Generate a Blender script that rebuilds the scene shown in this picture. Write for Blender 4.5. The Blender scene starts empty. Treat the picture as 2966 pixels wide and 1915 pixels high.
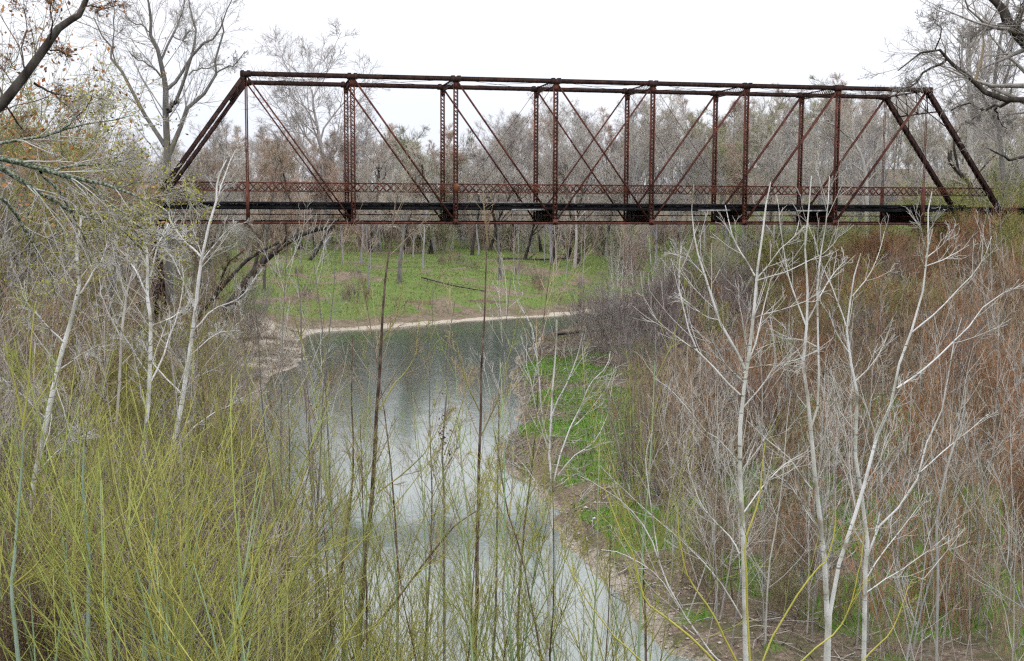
import bpy, math, random
import numpy as np
from math import radians, sin, cos, pi

# ------------------------------------------------------------------ camera
S = bpy.context.scene
CZ = 9.5                                   # eye height above the creek
YAW, PITCH, ROLL, FOC = 0.198240383, -0.0999951871, 0.0048775643, 3657.7
def cam_axes():
    cy, sy, cp, sp = cos(YAW), sin(YAW), cos(PITCH), sin(PITCH)
    f = np.array([sy*cp, cy*cp, sp]); r = np.array([cy, -sy, 0.0]); u = np.cross(r, f)
    cr, sr = cos(ROLL), sin(ROLL)
    return cr*r+sr*u, -sr*r+cr*u, f
AX_R, AX_U, AX_F = cam_axes()
from mathutils import Matrix, Vector
cd = bpy.data.cameras.new('camera'); cam = bpy.data.objects.new('camera', cd)
S.collection.objects.link(cam)
cam.matrix_world = Matrix(((AX_R[0], AX_U[0], -AX_F[0], 0), (AX_R[1], AX_U[1], -AX_F[1], 0),
                           (AX_R[2], AX_U[2], -AX_F[2], CZ), (0, 0, 0, 1)))
cd.sensor_width = 36; cd.lens = 36*FOC/2966.0; cd.clip_end = 6000; cd.clip_start = 0.1
S.camera = cam

# ------------------------------------------------------------------ overcast sky and soft sun
SUN_EL, SUN_AZ = radians(58), radians(200)
w = bpy.data.worlds.new('World'); S.world = w; w.use_nodes = True
nt = w.node_tree; nt.nodes.clear()
wo = nt.nodes.new('ShaderNodeOutputWorld'); bg = nt.nodes.new('ShaderNodeBackground')
bg2 = nt.nodes.new('ShaderNodeBackground'); mx = nt.nodes.new('ShaderNodeMixShader')
sky = nt.nodes.new('ShaderNodeTexSky'); sky.sky_type = 'NISHITA'; sky.sun_disc = False
sky.sun_elevation = SUN_EL; sky.sun_rotation = SUN_AZ
bg.inputs['Strength'].default_value = 0.1
nt.links.new(sky.outputs[0], bg.inputs['Color'])
tc = nt.nodes.new('ShaderNodeTexCoord'); sep = nt.nodes.new('ShaderNodeSeparateXYZ')
nt.links.new(tc.outputs['Generated'], sep.inputs[0])
no = nt.nodes.new('ShaderNodeTexNoise'); no.inputs['Scale'].default_value = 2.2; no.inputs['Detail'].default_value = 5
mp = nt.nodes.new('ShaderNodeMapping'); mp.inputs['Scale'].default_value = (1, 1, 3.5)
nt.links.new(tc.outputs['Generated'], mp.inputs[0]); nt.links.new(mp.outputs[0], no.inputs['Vector'])
ad = nt.nodes.new('ShaderNodeMath'); ad.operation = 'MULTIPLY_ADD'
nt.links.new(no.outputs['Fac'], ad.inputs[0]); ad.inputs[1].default_value = 0.22; nt.links.new(sep.outputs['Z'], ad.inputs[2])
cr = nt.nodes.new('ShaderNodeValToRGB'); e = cr.color_ramp.elements
e[0].position = 0.08; e[0].color = (0.44, 0.46, 0.52, 1)
e[1].position = 0.65; e[1].color = (0.98, 0.98, 1.0, 1)
e2 = cr.color_ramp.elements.new(0.25); e2.color = (0.555, 0.565, 0.60, 1)
nt.links.new(ad.outputs[0], cr.inputs[0]); nt.links.new(cr.outputs[0], bg2.inputs['Color'])
e3 = cr.color_ramp.elements.new(0.42); e3.color = (.80, .81, .85, 1)
bg2.inputs['Strength'].default_value = 1.06
mx.inputs[0].default_value = 0.96
nt.links.new(bg.outputs[0], mx.inputs[1]); nt.links.new(bg2.outputs[0], mx.inputs[2]); nt.links.new(mx.outputs[0], wo.inputs[0])
sl = bpy.data.lights.new('sun', 'SUN'); sl.energy = 1.5; sl.angle = radians(14); sl.color = (1, 0.97, 0.93)
so = bpy.data.objects.new('sun', sl); S.collection.objects.link(so)
so.rotation_euler = (pi/2-SUN_EL, 0, pi-SUN_AZ+pi)
sd = Vector((sin(SUN_AZ)*cos(SUN_EL), cos(SUN_AZ)*cos(SUN_EL), sin(SUN_EL)))
so.rotation_euler = sd.to_track_quat('Z', 'Y').to_euler()
S.view_settings.view_transform = 'Standard'; S.view_settings.look = 'None'
S.view_settings.exposure = 0.9; S.view_settings.gamma = 1.0
S.cycles.max_bounces = 5; S.cycles.diffuse_bounces = 2; S.cycles.glossy_bounces = 2
S.cycles.transmission_bounces = 2; S.cycles.use_denoising = False
S.cycles.caustics_reflective = False; S.cycles.caustics_refractive = False
S.cycles.filter_width = 1.3

# ------------------------------------------------------------------ helpers
PXK = 2966.0/2385.0                        # survey sheet units (2385 wide) to lens units
def ray(px, py):
    return (px*PXK-1483)/FOC*AX_R-(py*PXK-957.5)/FOC*AX_U+AX_F
def at(px, py, Y):                         # point on the plane y = Y
    d = ray(px, py); p = d*(Y/d[1]); p[2] += CZ; return p
def sheet_x(P):                            # where a world point lies across the sheet
    q = np.array(P, float)-np.array([0, 0, CZ]); z = q@AX_F
    return (1483+FOC*(q@AX_R)/z)/PXK
def sheet_y(P):
    q = np.array(P, float)-np.array([0, 0, CZ]); z = q@AX_F
    return (957.5-FOC*(q@AX_U)/z)/PXK
def mperpx(Y): return PXK/FOC*Y            # metres per sheet unit at distance Y

def link(o): S.collection.objects.link(o); return o
def tag(o, label=None, cat=None, group=None, kind=None):
    if label: o['label'] = label
    if cat: o['category'] = cat
    if group: o['group'] = group
    if kind: o['kind'] = kind
    return o
def empty(name, loc=(0, 0, 0), rz=0.0):
    o = bpy.data.objects.new(name, None); o.location = loc; o.rotation_euler = (0, 0, rz)
    o.empty_display_size = 0.2
    return link(o)

def mesh_np(name, V, F4=None, F3=None, mats=(), mi=None, smooth=False):
    me = bpy.data.meshes.new(name)
    V = np.asarray(V, np.float32)
    parts = []; starts = []; tot = []
    n4 = 0 if F4 is None else len(F4); n3 = 0 if F3 is None else len(F3)
    li = np.concatenate([np.asarray(F4, np.int32).ravel() if n4 else np.zeros(0, np.int32),
                         np.asarray(F3, np.int32).ravel() if n3 else np.zeros(0, np.int32)])
    st = np.concatenate([np.arange(n4)*4, n4*4+np.arange(n3)*3]).astype(np.int32)
    tt = np.concatenate([np.full(n4, 4), np.full(n3, 3)]).astype(np.int32)
    me.vertices.add(len(V)); me.vertices.foreach_set('co', V.ravel())
    me.loops.add(len(li)); me.loops.foreach_set('vertex_index', li)
    me.polygons.add(len(st)); me.polygons.foreach_set('loop_start', st); me.polygons.foreach_set('loop_total', tt)
    for m in mats: me.materials.append(m)
    if mi is not None: me.polygons.foreach_set('material_index', np.asarray(mi, np.int32))
    if smooth: me.polygons.foreach_set('use_smooth', np.ones(len(st), bool))
    me.update(calc_edges=True); me.validate()
    return me

class Geo:
    """collects tubes, leaves and boxes; build() makes one mesh object"""
    def __init__(s): s.V = []; s.F4 = []; s.F3 = []; s.m4 = []; s.m3 = []; s.n = 0
    def add(s, V, F4=None, F3=None, m=0):
        V = np.asarray(V, float).reshape(-1, 3)
        if F4 is not None and len(F4): F = np.asarray(F4)+s.n; s.F4.append(F); s.m4.append(np.full(len(F), m))
        if F3 is not None and len(F3): F = np.asarray(F3)+s.n; s.F3.append(F); s.m3.append(np.full(len(F), m))
        s.V.append(V); s.n += len(V)
    def tubes(s, P, R, sides=4, m=0):
        P = np.asarray(P, float); R = np.asarray(R, float)
        if P.ndim == 2: P = P[None]; R = R[None]
        M, K, _ = P.shape
        if M == 0: return
        T = np.empty_like(P); T[:, 1:-1] = P[:, 2:]-P[:, :-2]; T[:, 0] = P[:, 1]-P[:, 0]; T[:, -1] = P[:, -1]-P[:, -2]
        T /= np.linalg.norm(T, axis=2, keepdims=True)+1e-9
        D = P[:, -1]-P[:, 0]; ref = np.where(np.abs(D[:, 2:3]) > 0.75*np.linalg.norm(D, axis=1, keepdims=True), np.array([[1.0, .13, 0]]), np.array([[.1, 0, 1.0]]))
        U = np.cross(T, ref[:, None, :]); U /= np.linalg.norm(U, axis=2, keepdims=True)+1e-9
        W = np.cross(T, U)
        a = np.arange(sides)*2*pi/sides
        V = P[:, :, None, :]+R[:, :, None, None]*(np.cos(a)[None, None, :, None]*U[:, :, None, :]+np.sin(a)[None, None, :, None]*W[:, :, None, :])
        base = (np.arange(M)*K*sides)[:, None, None]
        k = (np.arange(K-1)*sides)[None, :, None]; j = np.arange(sides)[None, None, :]; j2 = (j+1) % sides
        F = np.stack([base+k+j, base+k+j2, base+k+sides+j2, base+k+sides+j], -1).reshape(-1, 4)
        s.add(V, F4=F, m=m)
    def leaves(s, C, size, rng, m=0, aspect=0.6, up=0.0):
        N = len(C)
        if not N: return
        a = rng.normal(size=(N, 3)); a[:, 2] += up; a /= np.linalg.norm(a, axis=1, keepdims=True)
        b = np.cross(a, rng.normal(size=(N, 3))); b /= np.linalg.norm(b, axis=1, keepdims=True)+1e-9
        sz = (size*rng.uniform(0.6, 1.3, N))[:, None]
        V = np.stack([C, C+a*sz*.5+b*sz*aspect*.5, C+a*sz, C+a*sz*.5-b*sz*aspect*.5], 1)
        F = np.arange(N*4).reshape(N, 4)
        s.add(V, F4=F, m=m)
    def box(s, c, sx, sy, sz, m=0):
        s.beam(np.array(c)-np.array([sx/2, 0, 0]), np.array(c)+np.array([sx/2, 0, 0]), sy, sz, m=m)
    def beam(s, a, b, wy, hz, up=(0, 0, 1), m=0):
        """bar from a to b, wy wide sideways, hz in the plane of up"""
        a = np.array(a, float); b = np.array(b, float); t = (b-a)/np.linalg.norm(b-a)
        u = np.array(up, float)
        if abs(t@u) > .99: u = np.array([0, 1.0, 0]) if abs(t[1]) < .9 else np.array([1.0, 0, 0])
        sd = np.cross(t, u); sd /= np.linalg.norm(sd); u = np.cross(sd, t)
        V = [p+sd*i*wy/2+u*j*hz/2 for p in (a, b) for i, j in ((-1, -1), (1, -1), (1, 1), (-1, 1))]
        s.add(V, F4=[(0, 3, 2, 1), (4, 5, 6, 7), (0, 1, 5, 4), (1, 2, 6, 5), (2, 3, 7, 6), (3, 0, 4, 7)], m=m)
    def prism(s, poly, y0, y1, m=0):
        n = len(poly); V = [(x, y0, z) for x, z in poly]+[(x, y1, z) for x, z in poly]
        F3 = [(0, i, i+1) for i in range(1, n-1)]+[(n, n+i+1, n+i) for i in range(1, n-1)]
        s.add(V, F4=[(i, i+n, (i+1) % n+n, (i+1) % n) for i in range(n)], F3=F3, m=m)
    def mesh(s, name, mats, smooth=False):
        return mesh_np(name, np.concatenate(s.V), np.concatenate(s.F4) if s.F4 else None, np.concatenate(s.F3) if s.F3 else None,
                       mats, np.concatenate(s.m4+s.m3), smooth)
    def build(s, name, mats, parent=None, smooth=False):
        if not isinstance(mats, (list, tuple)): mats = [mats]
        o = bpy.data.objects.new(name, s.mesh(name, mats, smooth)); o.parent = parent
        return link(o)

# ------------------------------------------------------------------ materials
def mat(name, build):
    m = bpy.data.materials.new(name); m.use_nodes = True; t = m.node_tree
    b = t.nodes['Principled BSDF']; build(t, b); return m
def noise(t, scale, detail=4, coord='Object', vec=None, rough=0.55, stretch=None):
    n = t.nodes.new('ShaderNodeTexNoise'); n.inputs['Scale'].default_value = scale
    n.inputs['Detail'].default_value = detail; n.inputs['Roughness'].default_value = rough
    c = t.nodes.new('ShaderNodeTexCoord'); out = c.outputs[coord]
    if stretch:
        mpn = t.nodes.new('ShaderNodeMapping'); mpn.inputs['Scale'].default_value = stretch
        t.links.new(out, mpn.inputs[0]); out = mpn.outputs[0]
    t.links.new(out, n.inputs['Vector']); return n.outputs['Fac']
def ramp(t, fac, stops):
    r = t.nodes.new('ShaderNodeValToRGB'); el = r.color_ramp.elements
    while len(el) > 1: el.remove(el[-1])
    el[0].position = stops[0][0]; el[0].color = (*stops[0][1], 1)
    for p, c in stops[1:]: x = el.new(p); x.color = (*c, 1)
    t.links.new(fac, r.inputs[0]); return r.outputs[0]
def mixc(t, fac, a, b, mode='MIX'):
    n = t.nodes.new('ShaderNodeMix'); n.data_type = 'RGBA'; n.blend_type = mode
    for s_, v in ((0, fac), (6, a), (7, b)):
        if hasattr(v, 'is_output') or isinstance(v, bpy.types.NodeSocket): t.links.new(v, n.inputs[s_])
        else: n.inputs[s_].default_value = v if s_ == 0 else (*v, 1)
    return n.outputs[2]
def bump(t, b, h, strength=0.5, dist=0.02):
    n = t.nodes.new('ShaderNodeBump'); n.inputs['Strength'].default_value = strength; n.inputs['Distance'].default_value = dist
    t.links.new(h, n.inputs['Height']); t.links.new(n.outputs[0], b.inputs['Normal'])
def objrand(t):
    return t.nodes.new('ShaderNodeObjectInfo').outputs['Random']
def bark(name, cols, scale=3.0, vary=None, rough=0.9, stretch=(1, 1, .35), bmp=0.0):
    def f(t, b):
        c = ramp(t, noise(t, scale, 3, stretch=stretch), [(0.32+0.36*i/(len(cols)-1), k) for i, k in enumerate(cols)])
        if vary:
            c = mixc(t, 1.0, c, ramp(t, objrand(t), [(i/(len(vary)-1), k) for i, k in enumerate(vary)]), 'MULTIPLY')
        t.links.new(c, b.inputs['Base Color']); b.inputs['Roughness'].default_value = rough
        b.inputs['Specular IOR Level'].default_value = 0.25
        if bmp: bump(t, b, noise(t, 30, 3, stretch=stretch), bmp, 0.02)
    return mat(name, f)
M = {}
VA = [(.8, .8, .82), (1, 1, 1), (1.2, 1.15, 1.1)]
M['far_twig'] = bark('far_twig', [(.42, .385, .36), (.61, .575, .55)], .6, [(.85, .86, .9), (1.05, 1.03, 1.0), (1.15, 1.1, 1.0), (1, 1.02, .95)])
M['far_twig_red'] = bark('far_twig_red', [(.42, .32, .26), (.60, .48, .41)], .6, VA)
M['far_twig_olive'] = bark('far_twig_olive', [(.30, .31, .19), (.44, .43, .29)], .6, VA)
M['far_bark'] = bark('far_bark', [(.32, .30, .30), (.50, .48, .48)], 1.5, VA)
M['dark_bark'] = bark('dark_bark', [(.03, .026, .023), (.07, .06, .05), (.13, .12, .105)], 4, VA, bmp=.6)
M['grey_bark'] = bark('grey_bark', [(.15, .14, .125), (.27, .255, .235)], 4, VA, bmp=.5)
M['grey_twig'] = bark('grey_twig', [(.33, .305, .27), (.54, .505, .46)], 2, VA)
def wbark(t, b):
    c = ramp(t, noise(t, 3.5, 4, stretch=(1, 1, .6)), [(.36, (.36, .33, .27)), (.44, (.66, .65, .62)), (.58, (.82, .82, .81))])
    r_ = ramp(t, noise(t, 5, 2, stretch=(.5, .5, 5)), [(.33, (.35, .32, .28)), (.38, (1, 1, 1))])
    k = ramp(t, noise(t, 1.1, 3), [(.45, (1, 1, 1)), (.66, (.62, .63, .52))])
    c = mixc(t, 1.0, mixc(t, 1.0, c, r_, 'MULTIPLY'), k, 'MULTIPLY')
    t.links.new(c, b.inputs['Base Color']); b.inputs['Roughness'].default_value = .8; b.inputs['Specular IOR Level'].default_value = .25
M['white_bark'] = mat('white_bark', wbark)
M['pale_bark'] = bark('pale_bark', [(.36, .34, .31), (.54, .53, .50)], 5, VA, .85)
M['pale_twig'] = bark('pale_twig', [(.48, .46, .41), (.66, .65, .61)], 3, None)
M['tan_twig'] = bark('tan_twig', [(.35, .27, .17), (.56, .46, .31)], 2, VA)
M['red_twig'] = bark('red_twig', [(.28, .14, .07), (.54, .32, .185)], .9, [(.75, .8, .85), (1, 1, 1), (1.3, 1.15, 1)])
M['purple_twig'] = bark('purple_twig', [(.24, .19, .18), (.40, .335, .32)], 1, VA)
M['brown_twig'] = bark('brown_twig', [(.23, .165, .115), (.42, .31, .22)], 2, VA)
M['brown_bark'] = bark('brown_bark', [(.055, .035, .026), (.15, .10, .075), (.26, .21, .17)], 6, VA, bmp=.5, stretch=(1, 1, .8))
M['olive_twig'] = bark('olive_twig', [(.24, .24, .07), (.44, .42, .15)], 2, VA)
M['lime_twig'] = bark('lime_twig', [(.29, .31, .065), (.54, .54, .17)], 2, [(.8, .95, .9), (1, 1, 1), (1.1, 1, .8)])
M['lime_stem'] = bark('lime_stem', [(.30, .40, .21), (.46, .54, .30)], 2, [(.85, 1, 1.1), (1, 1, .9)], .6)
M['teal_stem'] = bark('teal_stem', [(.30, .38, .28), (.45, .53, .43)], 6, [(.9, 1, 1), (1, 1, .9)], .6)
M['yellow_stem'] = bark('yellow_stem', [(.45, .42, .06), (.62, .58, .15)], 3, None, .5)
M['lichen_bark'] = bark('lichen_bark', [(.05, .05, .035), (.08, .12, .06), (.30, .34, .28), (.48, .52, .47)], 34, None, .95, None, .6)
def leafm(name, cols, vary=None, rough=.7):
    def f(t, b):
        g = t.nodes.new('ShaderNodeNewGeometry')
        c = ramp(t, g.outputs['Random Per Island'], [(i/(len(cols)-1), k) for i, k in enumerate(cols)])
        t.links.new(c, b.inputs['Base Color']); b.inputs['Roughness'].default_value = rough
        b.inputs['Specular IOR Level'].default_value = .3
    return mat(name, f)
M['orange_leaf'] = leafm('orange_leaf', [(.42, .17, .06), (.55, .26, .10), (.36, .20, .09)])
M['bud'] = leafm('bud', [(.34, .36, .06), (.46, .44, .10), (.30, .24, .06)])
M['green_leaf'] = leafm('green_leaf', [(.10, .15, .04), (.17, .22, .05), (.24, .25, .07), (.08, .11, .04)])
M['bright_leaf'] = leafm('bright_leaf', [(.18, .32, .03), (.28, .40, .06)])
M['dead_leaf'] = leafm('dead_leaf', [(.10, .045, .03), (.18, .09, .06)])
M['grass'] = leafm('grass', [(.09, .28, .02), (.15, .42, .03), (.24, .47, .05), (.30, .40, .12)])
M['meadow_grass'] = leafm('meadow_grass', [(.15, .24, .06), (.24, .31, .09), (.34, .33, .17), (.10, .22, .035)])
M['dry_grass'] = leafm('dry_grass', [(.30, .25, .17), (.22, .17, .12), (.16, .12, .10), (.36, .32, .22)])
M['stone'] = leafm('stone', [(.45, .36, .27), (.55, .48, .38), (.38, .30, .24), (.62, .58, .52)])
M['white_stone'] = leafm('white_stone', [(.75, .75, .74), (.65, .65, .62)])
def rust(name, cols, sc=2.5):
    def f(t, b):
        c = ramp(t, noise(t, sc, 6, rough=.65), [(.3+.4*i/(len(cols)-1), k) for i, k in enumerate(cols)])
        st = ramp(t, noise(t, 9, 4, stretch=(1, 1, .15)), [(.42, (.62, .62, .66)), (.6, (1.15, 1.1, 1.05))])
        t.links.new(mixc(t, 1.0, c, st, 'MULTIPLY'), b.inputs['Base Color'])
        b.inputs['Roughness'].default_value = .85; b.inputs['Specular IOR Level'].default_value = .3
        bump(t, b, noise(t, 40, 3), .3, .01)
    return mat(name, f)
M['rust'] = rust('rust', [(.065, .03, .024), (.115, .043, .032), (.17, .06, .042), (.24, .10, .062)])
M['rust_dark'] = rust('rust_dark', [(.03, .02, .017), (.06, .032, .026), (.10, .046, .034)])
M['rust_orange'] = rust('rust_orange', [(.14, .045, .022), (.26, .095, .04), (.34, .14, .06)])
M['rod'] = rust('rod', [(.07, .03, .022), (.15, .06, .04)])
M['timber'] = rust('timber', [(.009, .009, .011), (.018, .018, .021), (.045, .042, .042)], 1.2)
M['plank'] = rust('plank', [(.22, .22, .22), (.42, .42, .42), (.55, .55, .54)], 3)
M['concrete'] = rust('concrete', [(.22, .20, .18), (.34, .32, .29)], 2)

# ------------------------------------------------------------------ terrain
SHORE = np.array([(40, 9), (17, 13.5), (12, 19), (8.3, 24.4), (8.3, 27.2), (8.6, 30.2), (8.4, 32.3), (7.9, 33.7), (8.9, 37), (9, 39.9), (8.7, 44.1),
    (8.7, 46.5), (10.6, 51.7), (12.1, 58.5), (14.2, 70.9), (19.2, 86.6), (24, 96), (33, 108), (60, 122), (110, 120), (110, 130), (60, 131), (34, 113), (26.2, 104.7), (20.2, 102.7), (13.2, 98.8),
    (7.8, 95.1), (3.4, 93.5), (2.7, 86.4), (2.7, 77.9), (2.1, 73.9), (.3, 70.4), (-.1, 66.3), (-.3, 53.6), (.2, 44.8), (.6, 38.5),
    (.8, 29.9), (.9, 25.8), (2.6, 20.5), (6.2, 15), (10, 9), (40, 2)], float)
def chaikin(P, n=2):
    for _ in range(n):
        Q = np.roll(P, -1, 0); P = np.stack([.75*P+.25*Q, .25*P+.75*Q], 1).reshape(-1, 2)
    return P
SH = chaikin(SHORE, 1)
def vnoise(x, y, s, seed=0):
    x = np.asarray(x)/s+seed*17.31; y = np.asarray(y)/s+seed*5.77
    xi = np.floor(x); yi = np.floor(y); fx = x-xi; fy = y-yi; fx = fx*fx*(3-2*fx); fy = fy*fy*(3-2*fy)
    def h(a, b): v = np.sin(a*127.1+b*311.7+seed*74.7)*43758.5453; return v-np.floor(v)
    return (h(xi, yi)*(1-fx)+h(xi+1, yi)*fx)*(1-fy)+(h(xi, yi+1)*(1-fx)+h(xi+1, yi+1)*fx)*fy
def sdist(x, y):
    x = np.atleast_1d(np.asarray(x, float)); y = np.atleast_1d(np.asarray(y, float))
    x = x+(vnoise(x, y, 1.3, 3)-.5)*.7; y = y+(vnoise(x, y, 1.7, 4)-.5)*.7
    d = np.full(x.shape, 1e9); ins = np.zeros(x.shape, bool); n = len(SH)
    for i in range(n):
        ax, ay = SH[i]; bx, by = SH[(i+1) % n]; ex, ey = bx-ax, by-ay
        t = np.clip(((x-ax)*ex+(y-ay)*ey)/(ex*ex+ey*ey+1e-12), 0, 1)
        d = np.minimum(d, np.hypot(x-ax-t*ex, y-ay-t*ey))
        c = (ay > y) != (by > y)
        with np.errstate(divide='ignore', invalid='ignore'):
            xx = (bx-ax)*(y-ay)/(by-ay if by != ay else 1e-9)+ax
        ins ^= c & (x < xx)
    return np.where(ins, -d, d)
def sst(x, a, b): t = np.clip((x-a)/(b-a), 0, 1); return t*t*(3-2*t)
PL = ([-60, -3, 0, .6, 3, 8, 15, 25, 60, 3000], [-1.5, -.9, 0, .45, 1.8, 3.6, 6, 7.6, 8.4, 9])
PR = ([-60, -3, 0, .5, 1.5, 5, 9, 14, 20, 28, 60, 3000], [-1.5, -.9, 0, .2, .45, .8, 1.3, 2.6, 4.4, 7.2, 8.8, 9])
PF = ([-60, -3, 0, .5, 2, 3, 8, 20, 50, 200, 3000], [-1.5, -.9, 0, .15, .35, .9, 1.7, 3.1, 4.4, 5.2, 9])
PB = ([-60, -3, 0, 3, 6, 12, 30, 3000], [-1.5, -.9, 0, .3, .9, 3.4, 7, 9])
def terrain(x, y):
    x = np.atleast_1d(np.asarray(x, float)); y = np.atleast_1d(np.asarray(y, float))
    d = sdist(x, y)
    zl = np.interp(d, *PL); zr = np.interp(d, *PR); zf = np.interp(d, *PF); zb = np.interp(d, *PB)
    wr = sst(x-(4+y*.09), 0, 3)
    z = zl*(1-wr)+zr*wr
    wb = sst(y, 66, 72)*(1-sst(y, 88, 94))*(1-wr)
    z = z*(1-wb)+zb*wb
    wf = sst(y, 88, 100)*(1-sst(x-(24+(y-95)*.35), 2, 18))
    z = z*(1-wf)+zf*wf
    z = z+sst(y, 150, 270)*(6+3*sst(x, 20, 120))+sst(y, 260, 900)*6
    amp = np.clip(d/4, 0, 1)
    z = z+amp*((vnoise(x, y, 7, 1)-.5)*.7+(vnoise(x, y, 2.3, 2)-.5)*.32+(vnoise(x, y, .9, 5)-.5)*.12)
    return z
def blobs(x, y, L):
    v = np.zeros(np.shape(x))
    for cx, cy, rx, ry, a in L:
        q = ((x-cx)/rx)**2+((y-cy)/ry)**2; v = np.maximum(v, a*np.clip(1.35-q, 0, 1))
    return v
GB0 = [(16.3, 66, 2.0, 8, 1), (13.8, 56.5, 2.2, 4, .9), (11.6, 49.5, 2.4, 2.6, 1), (13.5, 47, 2.5, 5, .9), (12, 42, 2.2, 3, .75), (15, 53, 3, 8, .7), (10.6, 33.5, 1.6, 3.2, 1), (12, 29, 1.7, 2.5, .9),
      (14.5, 25.5, 3, 2.4, 1), (17, 30, 3, 4, 1), (15.5, 36, 2.5, 4, .7), (18, 22, 4, 3, .9), (20, 40, 4, 6, .5)]
GB = [(a, b, c*.92, d*.85, e) for a, b, c, d, e in GB0]
def zones(x, y):
    d = sdist(x, y); n1 = vnoise(x, y, 3.1, 7); n2 = vnoise(x, y, 1.1, 8); n3 = vnoise(x, y, .5, 9)
    far = sst(y, 86, 96)
    g = blobs(x, y, GB)*(.75+.5*n2)
    g = np.maximum(g, far*sst(d, 1.2, 3.4)*np.clip(.58+.9*(n1-.4)+.8*(n2-.5)+.4*(n3-.5), 0, 1)*(1-sst(y, 165, 200)))
    g = np.maximum(g, (1-far)*.3*np.clip(n1*1.6-.6, 0, 1))
    g = np.maximum(g, (1-far)*sst(y, 60, 68)*(x < 2)*.75*n1*sst(d, 1.5, 3))
    wr = sst(x-(4+y*.09), 0, 3)
    g = np.maximum(g, (1-far)*wr*sst(n2, .6, .78)*.85*(1-sst(d, 6, 12)))
    g *= sst(d, .2, .9)
    s = (1-sst(d, .2, .45+1.3*n1*n1+.9*n2*n2))*np.clip(.45+n2, 0, 1)*np.maximum(far, np.maximum((1-wr)*sst(y, 68, 72), wr*(1-sst(y, 35, 39))*sst(y, 25, 27)*.9))
    s = np.maximum(s, (1-wr)*sst(y, 67, 71)*(1-sst(y, 90, 95))*(1-sst(d, 3.5, 5.5)))
    s = np.maximum(s, (1-sst(d, .1, .6))*.5)
    scar = far*blobs(x, y, [(13.5, 104.5, 3.2, 1.0, 1), (19, 107, 2.2, .8, .9), (17, 112, 5, .8, .5)])*np.clip(n2*1.8, 0, 1)
    return np.clip(g, 0, 1), np.clip(s, 0, 1), np.clip(scar, 0, 1)
def axis(lo, hi, step, far_lo, far_hi, f=1.22):
    a = list(np.arange(lo, hi+1e-6, step)); s_ = step
    while a[-1] < far_hi: s_ *= f; a.append(a[-1]+s_)
    s_ = step
    while a[0] > far_lo: s_ *= f; a.insert(0, a[0]-s_)
    return np.array(a)
gx = axis(-14, 46, .33, -450, 450); gy = axis(10, 150, .45, -150, 560)
GX, GY = np.meshgrid(gx, gy)
GZ = terrain(GX.ravel(), GY.ravel())
nx_, ny_ = len(gx), len(gy)
ii = (np.arange(ny_-1)[:, None]*nx_+np.arange(nx_-1)[None]).ravel()
def gmat(t, b):
    a = t.nodes.new('ShaderNodeVertexColor'); a.layer_name = 'zone'
    sp = t.nodes.new('ShaderNodeSeparateColor'); t.links.new(a.outputs[0], sp.inputs[0])
    fine = noise(t, 9, 6, rough=.7); mid = noise(t, 1.6, 5)
    litter = ramp(t, fine, [(.3, (.09, .065, .05)), (.45, (.20, .15, .115)), (.58, (.32, .25, .19)), (.72, (.46, .39, .32))])
    litter = mixc(t, ramp(t, mid, [(.45, (0, 0, 0)), (.62, (.7, .7, .7))]), litter, (.11, .12, .05))
    grass = ramp(t, fine, [(.3, (.07, .12, .03)), (.5, (.14, .23, .05)), (.7, (.25, .30, .11))])
    grass = mixc(t, ramp(t, mid, [(.42, (0, 0, 0)), (.7, (.75, .75, .75))]), grass, (.24, .24, .10))
    gravel = ramp(t, noise(t, 22, 4, rough=.8), [(.3, (.30, .24, .18)), (.5, (.54, .47, .38)), (.7, (.74, .69, .61))])
    def edge(ch, off=0.0):
        m1 = t.nodes.new('ShaderNodeMath'); m1.operation = 'MULTIPLY_ADD'
        t.links.new(fine, m1.inputs[0]); m1.inputs[1].default_value = .9; m1.inputs[2].default_value = -.45+off
        m2 = t.nodes.new('ShaderNodeMath'); m2.operation = 'ADD'; t.links.new(sp.outputs[ch], m2.inputs[0]); t.links.new(m1.outputs[0], m2.inputs[1])
        return ramp(t, m2.outputs[0], [(.35, (0, 0, 0)), (.6, (1, 1, 1))])
    c = mixc(t, edge('Red'), litter, grass)
    c = mixc(t, edge('Green'), c, gravel)
    c = mixc(t, edge('Blue'), c, (.17, .115, .085))
    t.links.new(c, b.inputs['Base Color']); b.inputs['Roughness'].default_value = .95
    b.inputs['Specular IOR Level'].default_value = .15
    bump(t, b, noise(t, 6, 6, rough=.75), 1.0, .12)
M['ground'] = mat('ground', gmat)
gme = mesh_np('ground', np.stack([GX.ravel(), GY.ravel(), GZ], 1), np.stack([ii, ii+1, ii+nx_+1, ii+nx_], 1), None, [M['ground']], None, True)
g_, s_, c_ = zones(GX.ravel(), GY.ravel())
at_ = gme.color_attributes.new('zone', 'FLOAT_COLOR', 'POINT')
at_.data.foreach_set('color', np.stack([g_, s_, c_, np.ones_like(g_)], 1).astype(np.float32).ravel())
tag(link(bpy.data.objects.new('ground', gme)), 'leaf littered creek banks and green meadow', 'ground', kind='structure')

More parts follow.
